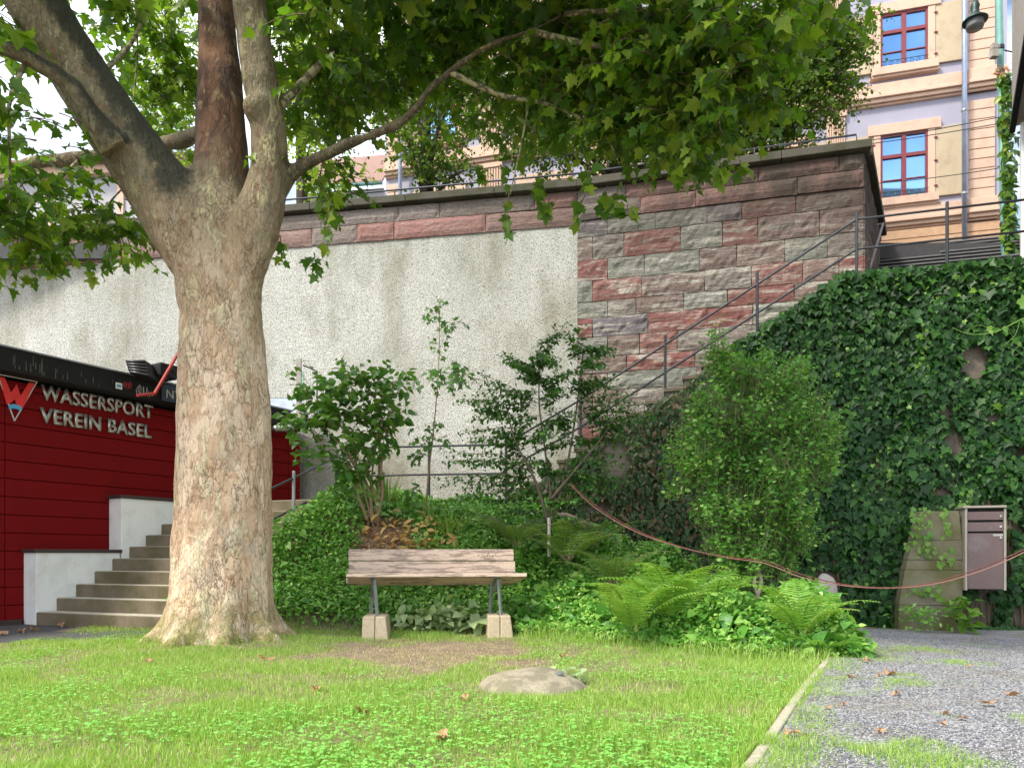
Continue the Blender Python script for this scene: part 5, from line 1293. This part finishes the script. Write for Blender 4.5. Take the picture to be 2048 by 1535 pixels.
for (u0, v0, u1, v1) in segs:
    for rep in range(5):
        d0 = 8.7 + rnd.uniform(-.35, .3); A = np.array([P(u0 + rnd.uniform(-12, 12), v0 + rnd.uniform(-10, 14), 8.7)]); B = np.array([P(u1 + rnd.uniform(-22, 22), v1 + rnd.uniform(-14, 14), d0 + rnd.uniform(-.3, .3))])
        ln = float(np.linalg.norm(B - A)); k = 14
        q, t = sprays(A, (ln, ln), k, .082, .12, side=1.1, dirs=B - A + np.array([[0, 0, .12]]), jitter=.2, nup=1.6)
        q = tuple(np.concatenate([x, x]) for x in q); q[1][len(q[1]) // 2:] = q[1][len(q[1]) // 2:] * np.array([-.6, -1, 1]) + rng.normal(0, .3, (len(q[1]) // 2, 3)); q[0][len(q[0]) // 2:] += rng.normal(0, .03, (len(q[0]) // 2, 3))
        Ls = q if Ls is None else cat_leaves(Ls, q); tws.append(t[:, np.linspace(0, k, 6).astype(int)])
leaves('leaves', M['beechleaf'], Ls, T_OVAL, be); twigs('twigs', np.concatenate(tws), .0045, M['twig'], be)

# upright green shrub with small leaves
M['greenstem'] = flat('green_stem', (.12, .14, .05), .8)
hb_ = gz(P(1518, 1195, 7.7)); hs = []
for (u, v, ru, rv, n) in ((1450, 770, 26, 40, 50), (1510, 790, 40, 40, 70), (1570, 790, 36, 40, 60), (1410, 850, 40, 50, 80), (1480, 860, 50, 50, 110), (1550, 870, 55, 50, 110), (1620, 850, 36, 45, 55), (1400, 940, 45, 55, 90), (1470, 950, 55, 55, 120), (1550, 960, 55, 60, 120), (1620, 940, 40, 50, 70), (1430, 1030, 45, 45, 80), (1500, 1040, 50, 50, 100), (1570, 1040, 45, 45, 80), (1500, 1110, 40, 35, 50), (1440, 735, 14, 22, 20), (1425, 715, 10, 20, 8), (1530, 745, 12, 22, 9), (1600, 760, 12, 20, 9), (1660, 880, 16, 30, 12), (1365, 930, 22, 50, 30), (1655, 960, 16, 40, 14), (1345, 990, 16, 24, 9), (1540, 1095, 40, 35, 50), (1450, 1105, 45, 30, 46), (1595, 1095, 34, 30, 34), (1480, 1150, 55, 26, 50), (1560, 1150, 40, 26, 34)):
    hs.append((u, v, ru, rv, 7.8 + rnd.uniform(-.15, .2), .38, int(n * 1.7)))
hib = shrub('leafy_shrub', hb_, hs, 'rounded bright green shrub with small leaves and pale twisted foot before the ivy', 'shrub', 'hibleaf', T_OVAL, .068, 8, .010, tlen=(.14, .34), droop=.0, up=.9, stemmat='greenstem')
m = MB()
for pts in ([(1512, 1200, 7.65), (1522, 1160, 7.65), (1510, 1120, 7.7), (1528, 1090, 7.7), (1540, 1040, 7.75)], [(1520, 1200, 7.65), (1508, 1165, 7.65), (1520, 1125, 7.7), (1500, 1060, 7.75), (1480, 980, 7.8)]):
    c = catmull([P(*p) for p in pts], 5); m.tube(c, list(np.linspace(.022, .010, len(c))), 7)
m.build('bare_stems', flat('pale_stem', (.42, .36, .27), .8), hib, smooth=True)

# thin wooden stake
m = MB(); q = P(1098, 1095, 8.4); m.tube([q - Z * .1, q + Z * .35], .02, 6); tag(m.build('wooden_stake', M['concreteb'], None), 'short grey stake under the beech shrub', 'stake')

# ferns
def fern(c, n, Lf, label, mat, seed, tilt=.9, grp='ferns in the planted bed'):
    r = random.Random(seed); th = thing('fern', c, label, 'fern', grp); pos = []; V = []; T = []
    rb_ = MB()
    for i in range(n):
        a = 2 * math.pi * (i + r.random() * .7) / n; L_ = Lf * r.uniform(.75, 1.15); up_ = r.uniform(.75, 1.25) * tilt
        h = Vector((math.cos(a), math.sin(a), 0)); p = Vector(c) + h * .04; pts = [p]; K = 16
        for k in range(K):
            f = k / K; el = up_ * (1 - f * 1.25) ; dv = (h * math.cos(el) + Z * math.sin(el)); p = p + dv * (L_ / K); pts.append(p)
        rb_.tube(pts, list(np.linspace(.006, .0015, K + 1)), 4, cap=False)
        K2 = 30
        for k in range(3, K2):
            f = k / K2; x = f * K; i0 = int(x); q = pts[i0].lerp(pts[min(i0 + 1, K)], x - i0); t = (pts[min(i0 + 1, K)] - pts[i0]).normalized()
            side = t.cross(Z).normalized(); nn = side.cross(t).normalized()
            ln = L_ * .20 * (math.sin(min(1, f * 1.15 + .12) * math.pi) ** .7 if f < .8 else (1 - f) * 3.0) + .006
            for sg in (-1, 1):
                d = (side * sg + t * .42 - nn * .0 - Z * .12 + Vector((r.uniform(-.06, .06), r.uniform(-.06, .06), r.uniform(-.06, .06)))).normalized(); w = L_ * .0105
                b = len(V); V += [tuple(q + t * w), tuple(q - t * w), tuple(q + d * ln * .55 - t * w * .8 + nn * .004), tuple(q + d * ln - Z * ln * .1), tuple(q + d * ln * .55 + t * w * .9 + nn * .004)]
                T += [(b, b + 1, b + 2), (b, b + 2, b + 4), (b + 4, b + 2, b + 3)]
    tri_mesh('fronds', np.array(V), np.array(T), M[mat], th); rb_.build('midribs', M['twig'] if mat == 'darkfern' else M['iris'], th)
def fpos(u, v, d): return gz(P(u, v, d))
def raised(u, v, d): return P(u, v, d)
fern(raised(1265, 1262, 6.8), 10, .95, 'tall bright fern under the rope, left of the fern group', 'fern', 1, 1.32)
fern(raised(1345, 1245, 7.1), 11, 1.0, 'large bright fern in the centre of the planted bed under the rope', 'fern', 2, 1.32)
fern(raised(1430, 1215, 7.3), 9, .75, 'bright fern in front of the foot of the rounded shrub', 'fern', 3, 1.25)
fern(raised(1600, 1270, 6.4), 10, .8, 'fern at the right end of the bed beside the white stone stump', 'fern', 4, 1.25)
fern(raised(1640, 1300, 6.3), 8, .50, 'lowest fern arching over the gravel edge', 'fern', 5, .8)
fern(raised(1225, 1170, 7.8), 10, .75, 'dark fern just right of the beech shrub foot', 'darkfern', 6, 1.1)
fern(raised(1135, 1120, 8.2), 10, .85, 'dark fern behind the foot of the beech shrub', 'darkfern', 7, 1.1)
fern(raised(1035, 1090, 8.5), 10, .80, 'dark fern left of the beech shrub foot', 'darkfern', 8, 1.0)
fern(raised(1185, 1090, 8.8), 10, .75, 'hindmost dark fern under the lower railing start', 'darkfern', 9, 1.1)

# iris and lily clumps
def clump(c, n, h, w, label, mat, seed, spread=.12, lean=.35):
    r = random.Random(seed); V = []; T = []
    for i in range(n):
        a = r.uniform(0, 6.28); rr = spread * math.sqrt(r.random()); b = Vector(c) + Vector((math.cos(a) * rr, math.sin(a) * rr, -.03)); hh = h * r.uniform(.6, 1.1)
        o = Vector((math.cos(a), math.sin(a), 0)) * lean * r.uniform(.3, 1.2); sd = Vector((-math.sin(a + r.uniform(-1, 1)), math.cos(a), 0)).normalized() * w
        base = len(V); K = 5
        for k in range(K + 1):
            f = k / K; p = b + Z * hh * (f - .28 * f * f * (lean * 2)) + o * hh * f * f * 1.6; ww = sd * (1 - f ** 2.2) * (.6 + .4 * math.sin(min(1, f * 2) * 1.57)); V += [tuple(p - ww), tuple(p + ww)]
        for k in range(K): q = base + 2 * k; T += [(q, q + 1, q + 3), (q, q + 3, q + 2)]
    o = tri_mesh('iris_clump', np.array(V), np.array(T), M[mat]); return tag(o, label, 'iris')
clump(gz(P(775, 1005, 10.4)) + Z * .08, 22, .62, .018, 'upright iris blades standing between the bare stems and the sapling', 'iris', 1, .10, .2)
clump(gz(P(900, 1010, 9.6)), 26, .55, .016, 'arching iris clump right of the maple sapling', 'iris', 2, .2, .5)
clump(gz(P(985, 1030, 9.2)), 34, .55, .018, 'arching strap leaved clump left of the dark ferns', 'iris', 3, .24, .7)
clump(gz(P(865, 1005, 9.9)), 16, .5, .015, 'small iris clump at the foot of the maple sapling', 'iris', 4, .1, .4)

# ================================================================== GROUND COVER (uncountable)
def cover_leaves(n, fn, size, hfn, tm, seed, up=1.0):
    r = np.random.default_rng(seed); pos = np.empty((n, 3)); k = 0
    while k < n:
        x, y, dens = fn(r)
        if r.random() > dens: continue
        hm = hfn(x, y); z = ground_z(x, y) + hm * r.random() ** .6 + .01; pos[k] = (x, y, z); k += 1
    d = norm(np.stack([r.normal(0, .7, n), r.normal(-.35, .7, n), r.normal(-.05, .45, n)], 1))
    nn = norm(np.stack([r.normal(0, .4, n), r.normal(-.35, .4, n), np.full(n, up)], 1))
    return pos, d, nn, size * r.uniform(.5, 1.3, n)
def pxy(u, v, d): p = P(u, v, d); return p.x, p.y
def f_bank(r):
    x = r.uniform(-3.9, .6); y = r.uniform(8.15, 11.3)
    if x < -3.92 + (y - 8.28) * .59 + .08: return x, y, 0
    if y > outer_y(x) - .02: return x, y, 0
    # bare litter under the stems of the left shrub
    hole = math.exp(-((x + 1.75) ** 2 / .10 + (y - 9.5) ** 2 / .35)); hole2 = math.exp(-((x + 1.2) ** 2 / .25 + (y - 9.35) ** 2 / .25))
    return x, y, max(.0, 1 - 1.3 * hole - .8 * hole2) * (1 if y > 8.5 else (y - 8.1) * 2.2)
def h_bank(x, y): return .05 + .22 * max(0, .35 + nz(x * 1.6, y * 1.6, 4)) + .30 * math.exp(-((x - (-3.92 + (y - 8.28) * .59) - .45) ** 2 / .12)) + .12 * sstep(9.0, 8.5, y)
q1_ = cover_leaves(34000, f_bank, .062, h_bank, None, 1)
bed = []
def f_bed(r):
    # crescent shaped bed to the right of the bench
    x = r.uniform(.05, 3.3); y = r.uniform(5.9, 9.4)
    lo = 7.75 - .55 * sstep(.2, 1.1, x) - 1.0 * sstep(.9, 2.2, x) + .10 * nz(x * 3, 1, 7)
    hi = 9.4 - .8 * sstep(1.5, 3.3, x)
    if x > 2.95 - .25 * (y - 7.0): return x, y, 0
    return x, y, 1.0 if lo < y < hi else 0
def h_bed(x, y):
    lo = 7.75 - .55 * sstep(.2, 1.1, x) - 1.0 * sstep(.9, 2.2, x); e = sstep(lo, lo + .55, y)
    return .10 + e * (.34 + .30 * nz(x * 1.9, y * 1.9, 6)) * (1.15 if x > 1.2 else .8)
q2_ = cover_leaves(38000, f_bed, .060, h_bed, None, 2)
gc = leaves('ground_cover', M['cover'], cat_leaves(q1_, q2_), T_OVAL); tag(gc, 'low leafy ground cover filling the planted bank and bed', 'ground cover', kind='stuff')
q = cover_leaves(2200, f_bed, .115, h_bed, None, 5, .8); q_ = cover_leaves(1500, f_bank, .10, h_bank, None, 6, .8)
tag(leaves('nettle_patch', M['hibleaf'], cat_leaves(q, q_), T_HEART), 'larger heart shaped weed leaves among the ground cover', 'weeds', kind='stuff')
# wilted yellow leaves lying on the bank
def f_w(r): a = r.normal(0, .33); b = r.normal(0, .22); return -1.3 + a, 9.35 + b, 1
tag(leaves('wilted_leaves', M['wilted'], cover_leaves(170, f_w, .13, lambda x, y: .14, None, 3), T_OVAL), 'yellowed wilted leaves on the bank behind the bench', 'wilted leaves', kind='stuff')
def f_l(r): a = r.normal(0, .3); b = r.normal(0, .3); return -1.7 + a, 9.45 + b, 1
tag(leaves('bark_litter', M['dryleaf'], cover_leaves(700, f_l, .06, lambda x, y: .03, None, 4), T_SMALL), 'reddish brown leaf litter round the bare stems on the bank', 'leaf litter', kind='stuff')
# weeds below and beside the bench, along the wall foot
def spot(name, c, r0, n, size, h, mat, tm, label, seed):
    def fn(r): a = r.normal(0, r0[0]); b = r.normal(0, r0[1]); return c[0] + a, c[1] + b, 1
    q = cover_leaves(n, fn, size, lambda x, y: h, None, seed); return tag(leaves(name, M[mat], q, tm), label, 'plant')
M['paleleaf'] = leafmat('pale_weed_leaf', (.20, .32, .12), (.34, .44, .22), None, .3, .4)
spot('weed', (-.80, 8.15), (.22, .14), 260, .085, .26, 'paleleaf', T_HEART, 'pale leaved weed growing under the middle of the bench seat', 21)
spot('weed', (-.28, 8.0), (.10, .08), 26, .20, .16, 'paleleaf', T_OVAL, 'small broad leaved plant beside the right bench leg', 22)
spot('weed', (.42, 8.2), (.22, .15), 190, .13, .34, 'shrubleaf', T_MAPLE, 'lobed leafy plant right behind the right end of the bench', 23)
c_ = wp_(1885, 1240, .7); spot('weed', (c_.x + .25, c_.y), (.10, .06), 70, .11, .45, 'ivylight', T_HEART, 'yellow green weed at the right foot of the mossy pillar', 24)
spot('weed', (c_.x - .30, c_.y), (.16, .06), 160, .07, .32, 'cover', T_SMALL, 'bushy small leaved weed at the left foot of the mossy pillar', 25)
0 and spot('weed', (.62, 6.05), (.10, .08), 60, .10, .14, 'hibleaf', T_HEART, 'low round leaved weed at the edge of the bed near the boulder', 26)
spot('weed', (.40, 4.88), (.05, .04), 34, .055, .09, 'paleleaf', T_HEART, 'tiny bluish weed touching the right side of the boulder', 27)

# ================================================================== LAWN GRASS, CLOVER, PEBBLES
def grass_mesh(name, n, fn, h, w, mat, seed, label, yrange, xr, lean=.5):
    r = np.random.default_rng(seed); M_ = int(n * 1.0)
    # nearer ground gets more blades per square metre
    y = yrange[0] + (yrange[1] - yrange[0]) * r.random(M_) ** 1.35; x = xr[0](y) + (xr[1](y) - xr[0](y)) * r.random(M_)
    dens = np.array([fn(a, b) for a, b in zip(x, y)]); k = r.random(M_) < dens; x = x[k]; y = y[k]; dn = dens[k]; n_ = len(x)
    z = np.array([ground_z(a, b) for a, b in zip(x, y)])
    hh = h * r.uniform(.45, 1.25, n_) * (.5 + .5 * dn) * np.array([1 + .7 * nz(a * 1.1, b * 1.1, 8) for a, b in zip(x, y)]); a = r.random(n_) * 6.283; b_ = r.random(n_) * 6.283
    o = np.stack([np.cos(a), np.sin(a), np.zeros(n_)], 1) * (hh * lean * r.random(n_))[:, None]; sd = np.stack([np.cos(b_), np.sin(b_), np.zeros(n_)], 1) * (w * r.uniform(.6, 1.3, n_))[:, None]
    B = np.stack([x, y, z - .005], 1); up = np.zeros((n_, 3)); up[:, 2] = hh
    V = np.stack([B - sd, B + sd, B + up * .55 + o * .35 - sd * .8, B + up * .55 + o * .35 + sd * .8, B + up + o * 1.3 - np.array([0, 0, 1.]) * (np.linalg.norm(o, axis=1) * .35)[:, None]], 1).reshape(-1, 3)
    T = np.array([(0, 1, 3), (0, 3, 2), (2, 3, 4)])[None] + (np.arange(n_) * 5)[:, None, None]
    return tag(tri_mesh(name, V, T.reshape(-1, 3), M[mat]), label, 'grass', kind='stuff'), n_
def lawn_d(x, y):
    if x > kerb_x(y) - .012 and y < 6.0 and not nz(x * 2, y * 2.2, 33) > -.02 + .12 * sstep(4.6, 3.0, y): return 0
    if y > 6.0 and x > 2.45: return 0
    d = 1.0
    # worn bare soil in front of the bench
    e = ((x + .65) / 1.1) ** 2 + ((y - 6.45) / 1.05) ** 2 + 1.1 * nz(x * 2.5, y * 2.5, 5)
    d *= .06 + .94 * sstep(.35, 1.35, e)
    e2 = ((x + 2.05) / .5) ** 2 + ((y - 7.6) / .25) ** 2; d *= .25 + .75 * sstep(.5, 1.3, e2)
    if (x - .145) ** 2 / .13 + (y - 4.82) ** 2 / .11 < 1: return 0
    if (x + 2.93) ** 2 + (y - TD) ** 2 < .30: return 0
    if y > 8.3: d *= max(0, 1 - (y - 8.3) * 1.6)
    d *= .45 + .55 * sstep(-.25, .15, nz(x * 1.7, y * 1.7, 12))
    if kerb_x(y) - x < .12: d = 1.0
    return d
xl = lambda y: np.maximum(-.76 * y, np.where(y > 6.9, -5.0 + 0 * y, -9)); xrr = lambda y: np.minimum(.75 * y, kerb_x(y) + .09)
_, n_g = grass_mesh('lawn_grass', 380000, lawn_d, .054, .0018, 'grass', 3, 'bright green lawn grass around the plane tree and bench', (2.5, 9.0), (xl, xrr))
M['straw'] = leafmat('dry_straw', (.42, .34, .17), (.58, .48, .27), None, .25, .7)
def straw_d(x, y):
    if x > kerb_x(y) - .01: return 0
    e = ((x + .6) / 1.9) ** 2 + ((y - 6.6) / 1.5) ** 2; return .8 * math.exp(-e * .8) + .07 + .5 * max(0, nz(x * 1.6, y * 1.6, 44) - .12)
grass_mesh('dry_grass', 60000, straw_d, .032, .0016, 'straw', 5, 'dry straw coloured grass round the worn soil', (2.6, 8.4), (xl, xrr), 2.2)
def edge_d(x, y):
    k = x - kerb_x(y)
    if k < .05: return 0
    a = math.exp(-((k - .16) / .17) ** 2) * sstep(-.35, .1, nz(x * 2, y * 2, 1) + .05); b = .8 * max(0, nz(x * 1.5, y * 1.5, 20) + nz(x * 5, y * 5, 21) * .5 - .10) * 3.0 * math.exp(-max(0, k - .6) / .8); c = .5 * max(0, nz(x * 5, y * 5, 30) - .42) * 3 + .9 * math.exp(-((k - .25) / .5) ** 2) * sstep(5.3, 6.2, y) * sstep(7.6, 6.8, y)
    return min(1, a + b + c)
grass_mesh('gravel_weeds', 90000, edge_d, .042, .0016, 'grass', 9, 'grass tufts growing through the gravel', (2.5, 8.0), (kerb_x, lambda y: .75 * y), .8)
def long_d(x, y):
    lo = 7.75 - .55 * sstep(.2, 1.1, x) - 1.0 * sstep(.9, 2.2, x); return math.exp(-((y - lo + .1) / .28) ** 2) * (1 if x < 2.7 else 0)
grass_mesh('long_grass', 16000, long_d, .17, .0022, 'grass', 10, 'longer grass along the edge of the planted bed', (5.6, 8.6), (lambda y: .1 + 0 * y, lambda y: 2.7 + 0 * y), .9)
# clover
def clover():
    r = np.random.default_rng(4); P_ = []; n = 0
    while len(P_) < 6500:
        y = 2.6 + 5.2 * r.random() ** 1.6; x = r.uniform(-.75 * y, min(.7 * y, kerb_x(y) - .05)); m_ = nz(x * .9 + 4, y * .9, 15) + (.22 if y < 3.8 else -.12)
        if lawn_d(x, y) < .3 or m_ < r.uniform(-.05, .25): continue
        P_.append((x, y, ground_z(x, y) + r.uniform(.025, .062)))
    P_ = np.array(P_); pos = []; dr = []
    a0 = r.random(len(P_)) * 6.28
    for k in range(3):
        a = a0 + k * 2.094; d = np.stack([np.cos(a), np.sin(a), np.full(len(P_), .1)], 1); pos.append(P_); dr.append(d)
    pos = np.concatenate(pos); dr = np.concatenate(dr); return pos, dr, norm(np.tile([0, 0, 1.], (len(pos), 1)) + r.normal(0, .25, pos.shape)), np.tile(.0145 * r.uniform(.7, 1.3, len(P_)), 3)
tag(leaves('clover', M['clover'], clover(), T_ROUND), 'clover patches in the foreground lawn', 'clover', kind='stuff')
# pebbles
def pebbles(n):
    r = np.random.default_rng(8); y = 2.7 + 5.9 * r.random(n) ** 1.5; x = kerb_x(y) + .1 + (np.minimum(.76 * y, 8) - kerb_x(y)) * r.random(n)
    z = np.array([ground_z(a, b) for a, b in zip(x, y)]) + .014; c = np.stack([x, y, z], 1); s = r.uniform(.003, .0085, n)
    O = np.array([(1, 0, 0), (-1, 0, 0), (0, 1, 0), (0, -1, 0), (0, 0, .6), (0, 0, -.6)], float); T = np.array([(0, 2, 4), (2, 1, 4), (1, 3, 4), (3, 0, 4), (2, 0, 5), (1, 2, 5), (3, 1, 5), (0, 3, 5)])
    a = r.random(n) * 6.28; ca, sa = np.cos(a), np.sin(a); V = O[None] * (s[:, None, None] * r.uniform(.6, 1.4, (n, 6, 1)))
    X = V[:, :, 0] * ca[:, None] - V[:, :, 1] * sa[:, None]; Y = V[:, :, 0] * sa[:, None] + V[:, :, 1] * ca[:, None]; V = np.stack([X, Y, V[:, :, 2]], 2) + c[:, None, :]
    return tri_mesh('gravel', V.reshape(-1, 3), (T[None] + (np.arange(n) * 6)[:, None, None]).reshape(-1, 3), M['pebble'])
tag(pebbles(26000), 'loose grey gravel stones', 'gravel', kind='stuff')
# fallen leaves, each one its own
def fallen(lst, label, group):
    first = None
    for (u, v, d, s) in lst:
        p = gz(P(u, v, d))
        if first is None:
            pos = np.zeros((1, 3)); V, T = leaf_geo(pos, np.array([[0, 1., 0]]), np.array([[0, 0, 1.]]), np.array([1.0]), T_PLANE); V[:, 2] += .12 * np.sin(V[:, 0] * 7) ; o = tri_mesh('fallen_leaf', V, T, M['dryleaf']); first = o
        else: o = first.copy(); COL.objects.link(o)
        o.location = (p.x, p.y, p.z + .03); o.rotation_euler = (rnd.uniform(-.3, .3), rnd.uniform(-.3, .3), rnd.uniform(0, 6.28)); o.scale = (s, s, s * rnd.uniform(.8, 2)); tag(o, label, 'fallen leaf', group)
def dv(v): return min(9, CZ * F / max(120, v - HZ))
r_ = random.Random(31)
ll = []
for k in range(17):
    v = r_.uniform(1300, 1520); u = r_.uniform(1660 - (v - 1300) * .45, 2040); ll.append((u, v, (CZ + .08) * F / (v - HZ), r_.uniform(.035, .08)))
fallen(ll, 'dry brown fallen leaf lying on the grey gravel', 'fallen leaves on the gravel')
fallen([(528, 1322, dv(1322), .11), (712, 1428, dv(1428), .11), (895, 1480, dv(1480), .09), (935, 1405, dv(1405), .07), (1135, 1315, dv(1315), .10), (1110, 1247, 7.9, .09), (640, 1385, dv(1385), .06), (1120, 1262, 7.7, .08), (300, 1330, dv(1330), .06)], 'dry brown fallen leaf lying in the lawn grass', 'fallen leaves in the lawn')
fallen([(35, 1262, 8.1, .12), (60, 1258, 8.3, .12), (115, 1250, 8.7, .11), (15, 1266, 7.9, .10), (150, 1247, 8.9, .10)], 'dry fallen leaf lying on the asphalt at the foot of the white wall', 'fallen leaves on the asphalt')
# tendril reaching in from the right
tv = thing('vine_tendril', P(2048, 640, 5.2), 'pale green vine tendril reaching in from the right edge', 'vine')
m = MB(); c = catmull([P(2210, 560, 5.2), P(2110, 610, 5.2), P(2040, 640, 5.2), P(1990, 664, 5.2), (P(1940, 668, 5.2)), P(1905, 655, 5.2)], 5); m.tube(c, list(np.linspace(.007, .002, len(c))), 6); m.tube(catmull([P(1990, 664, 5.2), P(1960, 650, 5.2), P(1935, 660, 5.2)], 4), .0018, 5); m.tube(catmull([P(2040, 640, 5.2), P(2030, 670, 5.2), P(2008, 690, 5.2)], 4), .002, 5); m.build('stem', M['ivylight'], tv, smooth=True)
Lx = [[], [], [], []]
for (u, v, s) in ((2040, 610, .11), (2046, 640, .10), (2006, 655, .06), (1978, 660, .05), (2060, 620, .10), (2100, 600, .11), (2150, 580, .11)):
    Lx[0].append(tuple(P(u, v, 5.2))); Lx[1].append((.5, -.2, -.7 if v > 630 else .3)); Lx[2].append((.2, -1, .4)); Lx[3].append(s)
leaves('leaves', M['vine'], Lx, T_IVY, tv)
# little potted orange blossoms glimpsed on the shrubs
Lx = [[], [], [], []]
# ================================================================== LIGHT, SKY, CAMERA
SUN_EL, SUN_AZ = 50.0, 236.0     # azimuth measured clockwise from +Y (north); light arrives from behind and left of the camera
w = bpy.data.worlds.new('World'); SC.world = w; w.use_nodes = True; nt = w.node_tree; nt.nodes.clear()
out = nt.nodes.new('ShaderNodeOutputWorld'); bg = nt.nodes.new('ShaderNodeBackground'); sky = nt.nodes.new('ShaderNodeTexSky'); sky.sky_type = 'NISHITA'
sky.sun_disc = False; sky.sun_elevation = R(SUN_EL); sky.sun_rotation = R(SUN_AZ); sky.air_density = 1.2; sky.dust_density = 2.0
tc = nt.nodes.new('ShaderNodeTexCoord'); mp_ = nt.nodes.new('ShaderNodeMapping'); mp_.inputs['Scale'].default_value = (1, 1, 2.2); nt.links.new(tc.outputs['Generated'], mp_.inputs[0])
ns = nt.nodes.new('ShaderNodeTexNoise'); ns.inputs['Scale'].default_value = 2.2; ns.inputs['Detail'].default_value = 8; ns.inputs['Roughness'].default_value = .6; nt.links.new(mp_.outputs[0], ns.inputs[0])
rp_ = nt.nodes.new('ShaderNodeValToRGB'); rp_.color_ramp.elements[0].position = .36; rp_.color_ramp.elements[1].position = .62; nt.links.new(ns.outputs[0], rp_.inputs[0])
mx = nt.nodes.new('ShaderNodeMix'); mx.data_type = 'RGBA'; nt.links.new(rp_.outputs[0], mx.inputs[0]); nt.links.new(sky.outputs[0], mx.inputs[6]); mx.inputs[7].default_value = (10.5, 10.8, 11.2, 1)
nt.links.new(mx.outputs[2], bg.inputs[0]); bg.inputs[1].default_value = .105; nt.links.new(bg.outputs[0], out.inputs[0])
sl = bpy.data.lights.new('sun', 'SUN'); sl.energy = 2.2; sl.angle = R(9); sl.color = (1, .92, .79)
so = bpy.data.objects.new('sun', sl); COL.objects.link(so)
az, el = R(SUN_AZ), R(SUN_EL)
sv = Vector((math.sin(az) * math.cos(el), math.cos(az) * math.cos(el), math.sin(el)))
so.rotation_euler = sv.to_track_quat('Z', 'Y').to_euler(); so.location = sv * 60
cam = bpy.data.cameras.new('camera'); co_ = bpy.data.objects.new('camera', cam); COL.objects.link(co_)
cam.sensor_width = 36; cam.lens = F / 2048 * 36; cam.shift_y = (HZ - 767.5) / 2048; cam.clip_end = 600; cam.clip_start = .05
co_.location = (0, 0, CZ); co_.rotation_euler = (R(90), 0, 0); SC.camera = co_
SC.view_settings.view_transform = 'Standard'; SC.view_settings.look = 'None'; SC.view_settings.gamma = 1; SC.view_settings.exposure = 1.27
SC.cycles.max_bounces = 6; SC.cycles.diffuse_bounces = 3; SC.cycles.glossy_bounces = 2; SC.cycles.transmission_bounces = 3; SC.cycles.transparent_max_bounces = 4
SC.cycles.use_denoising = True
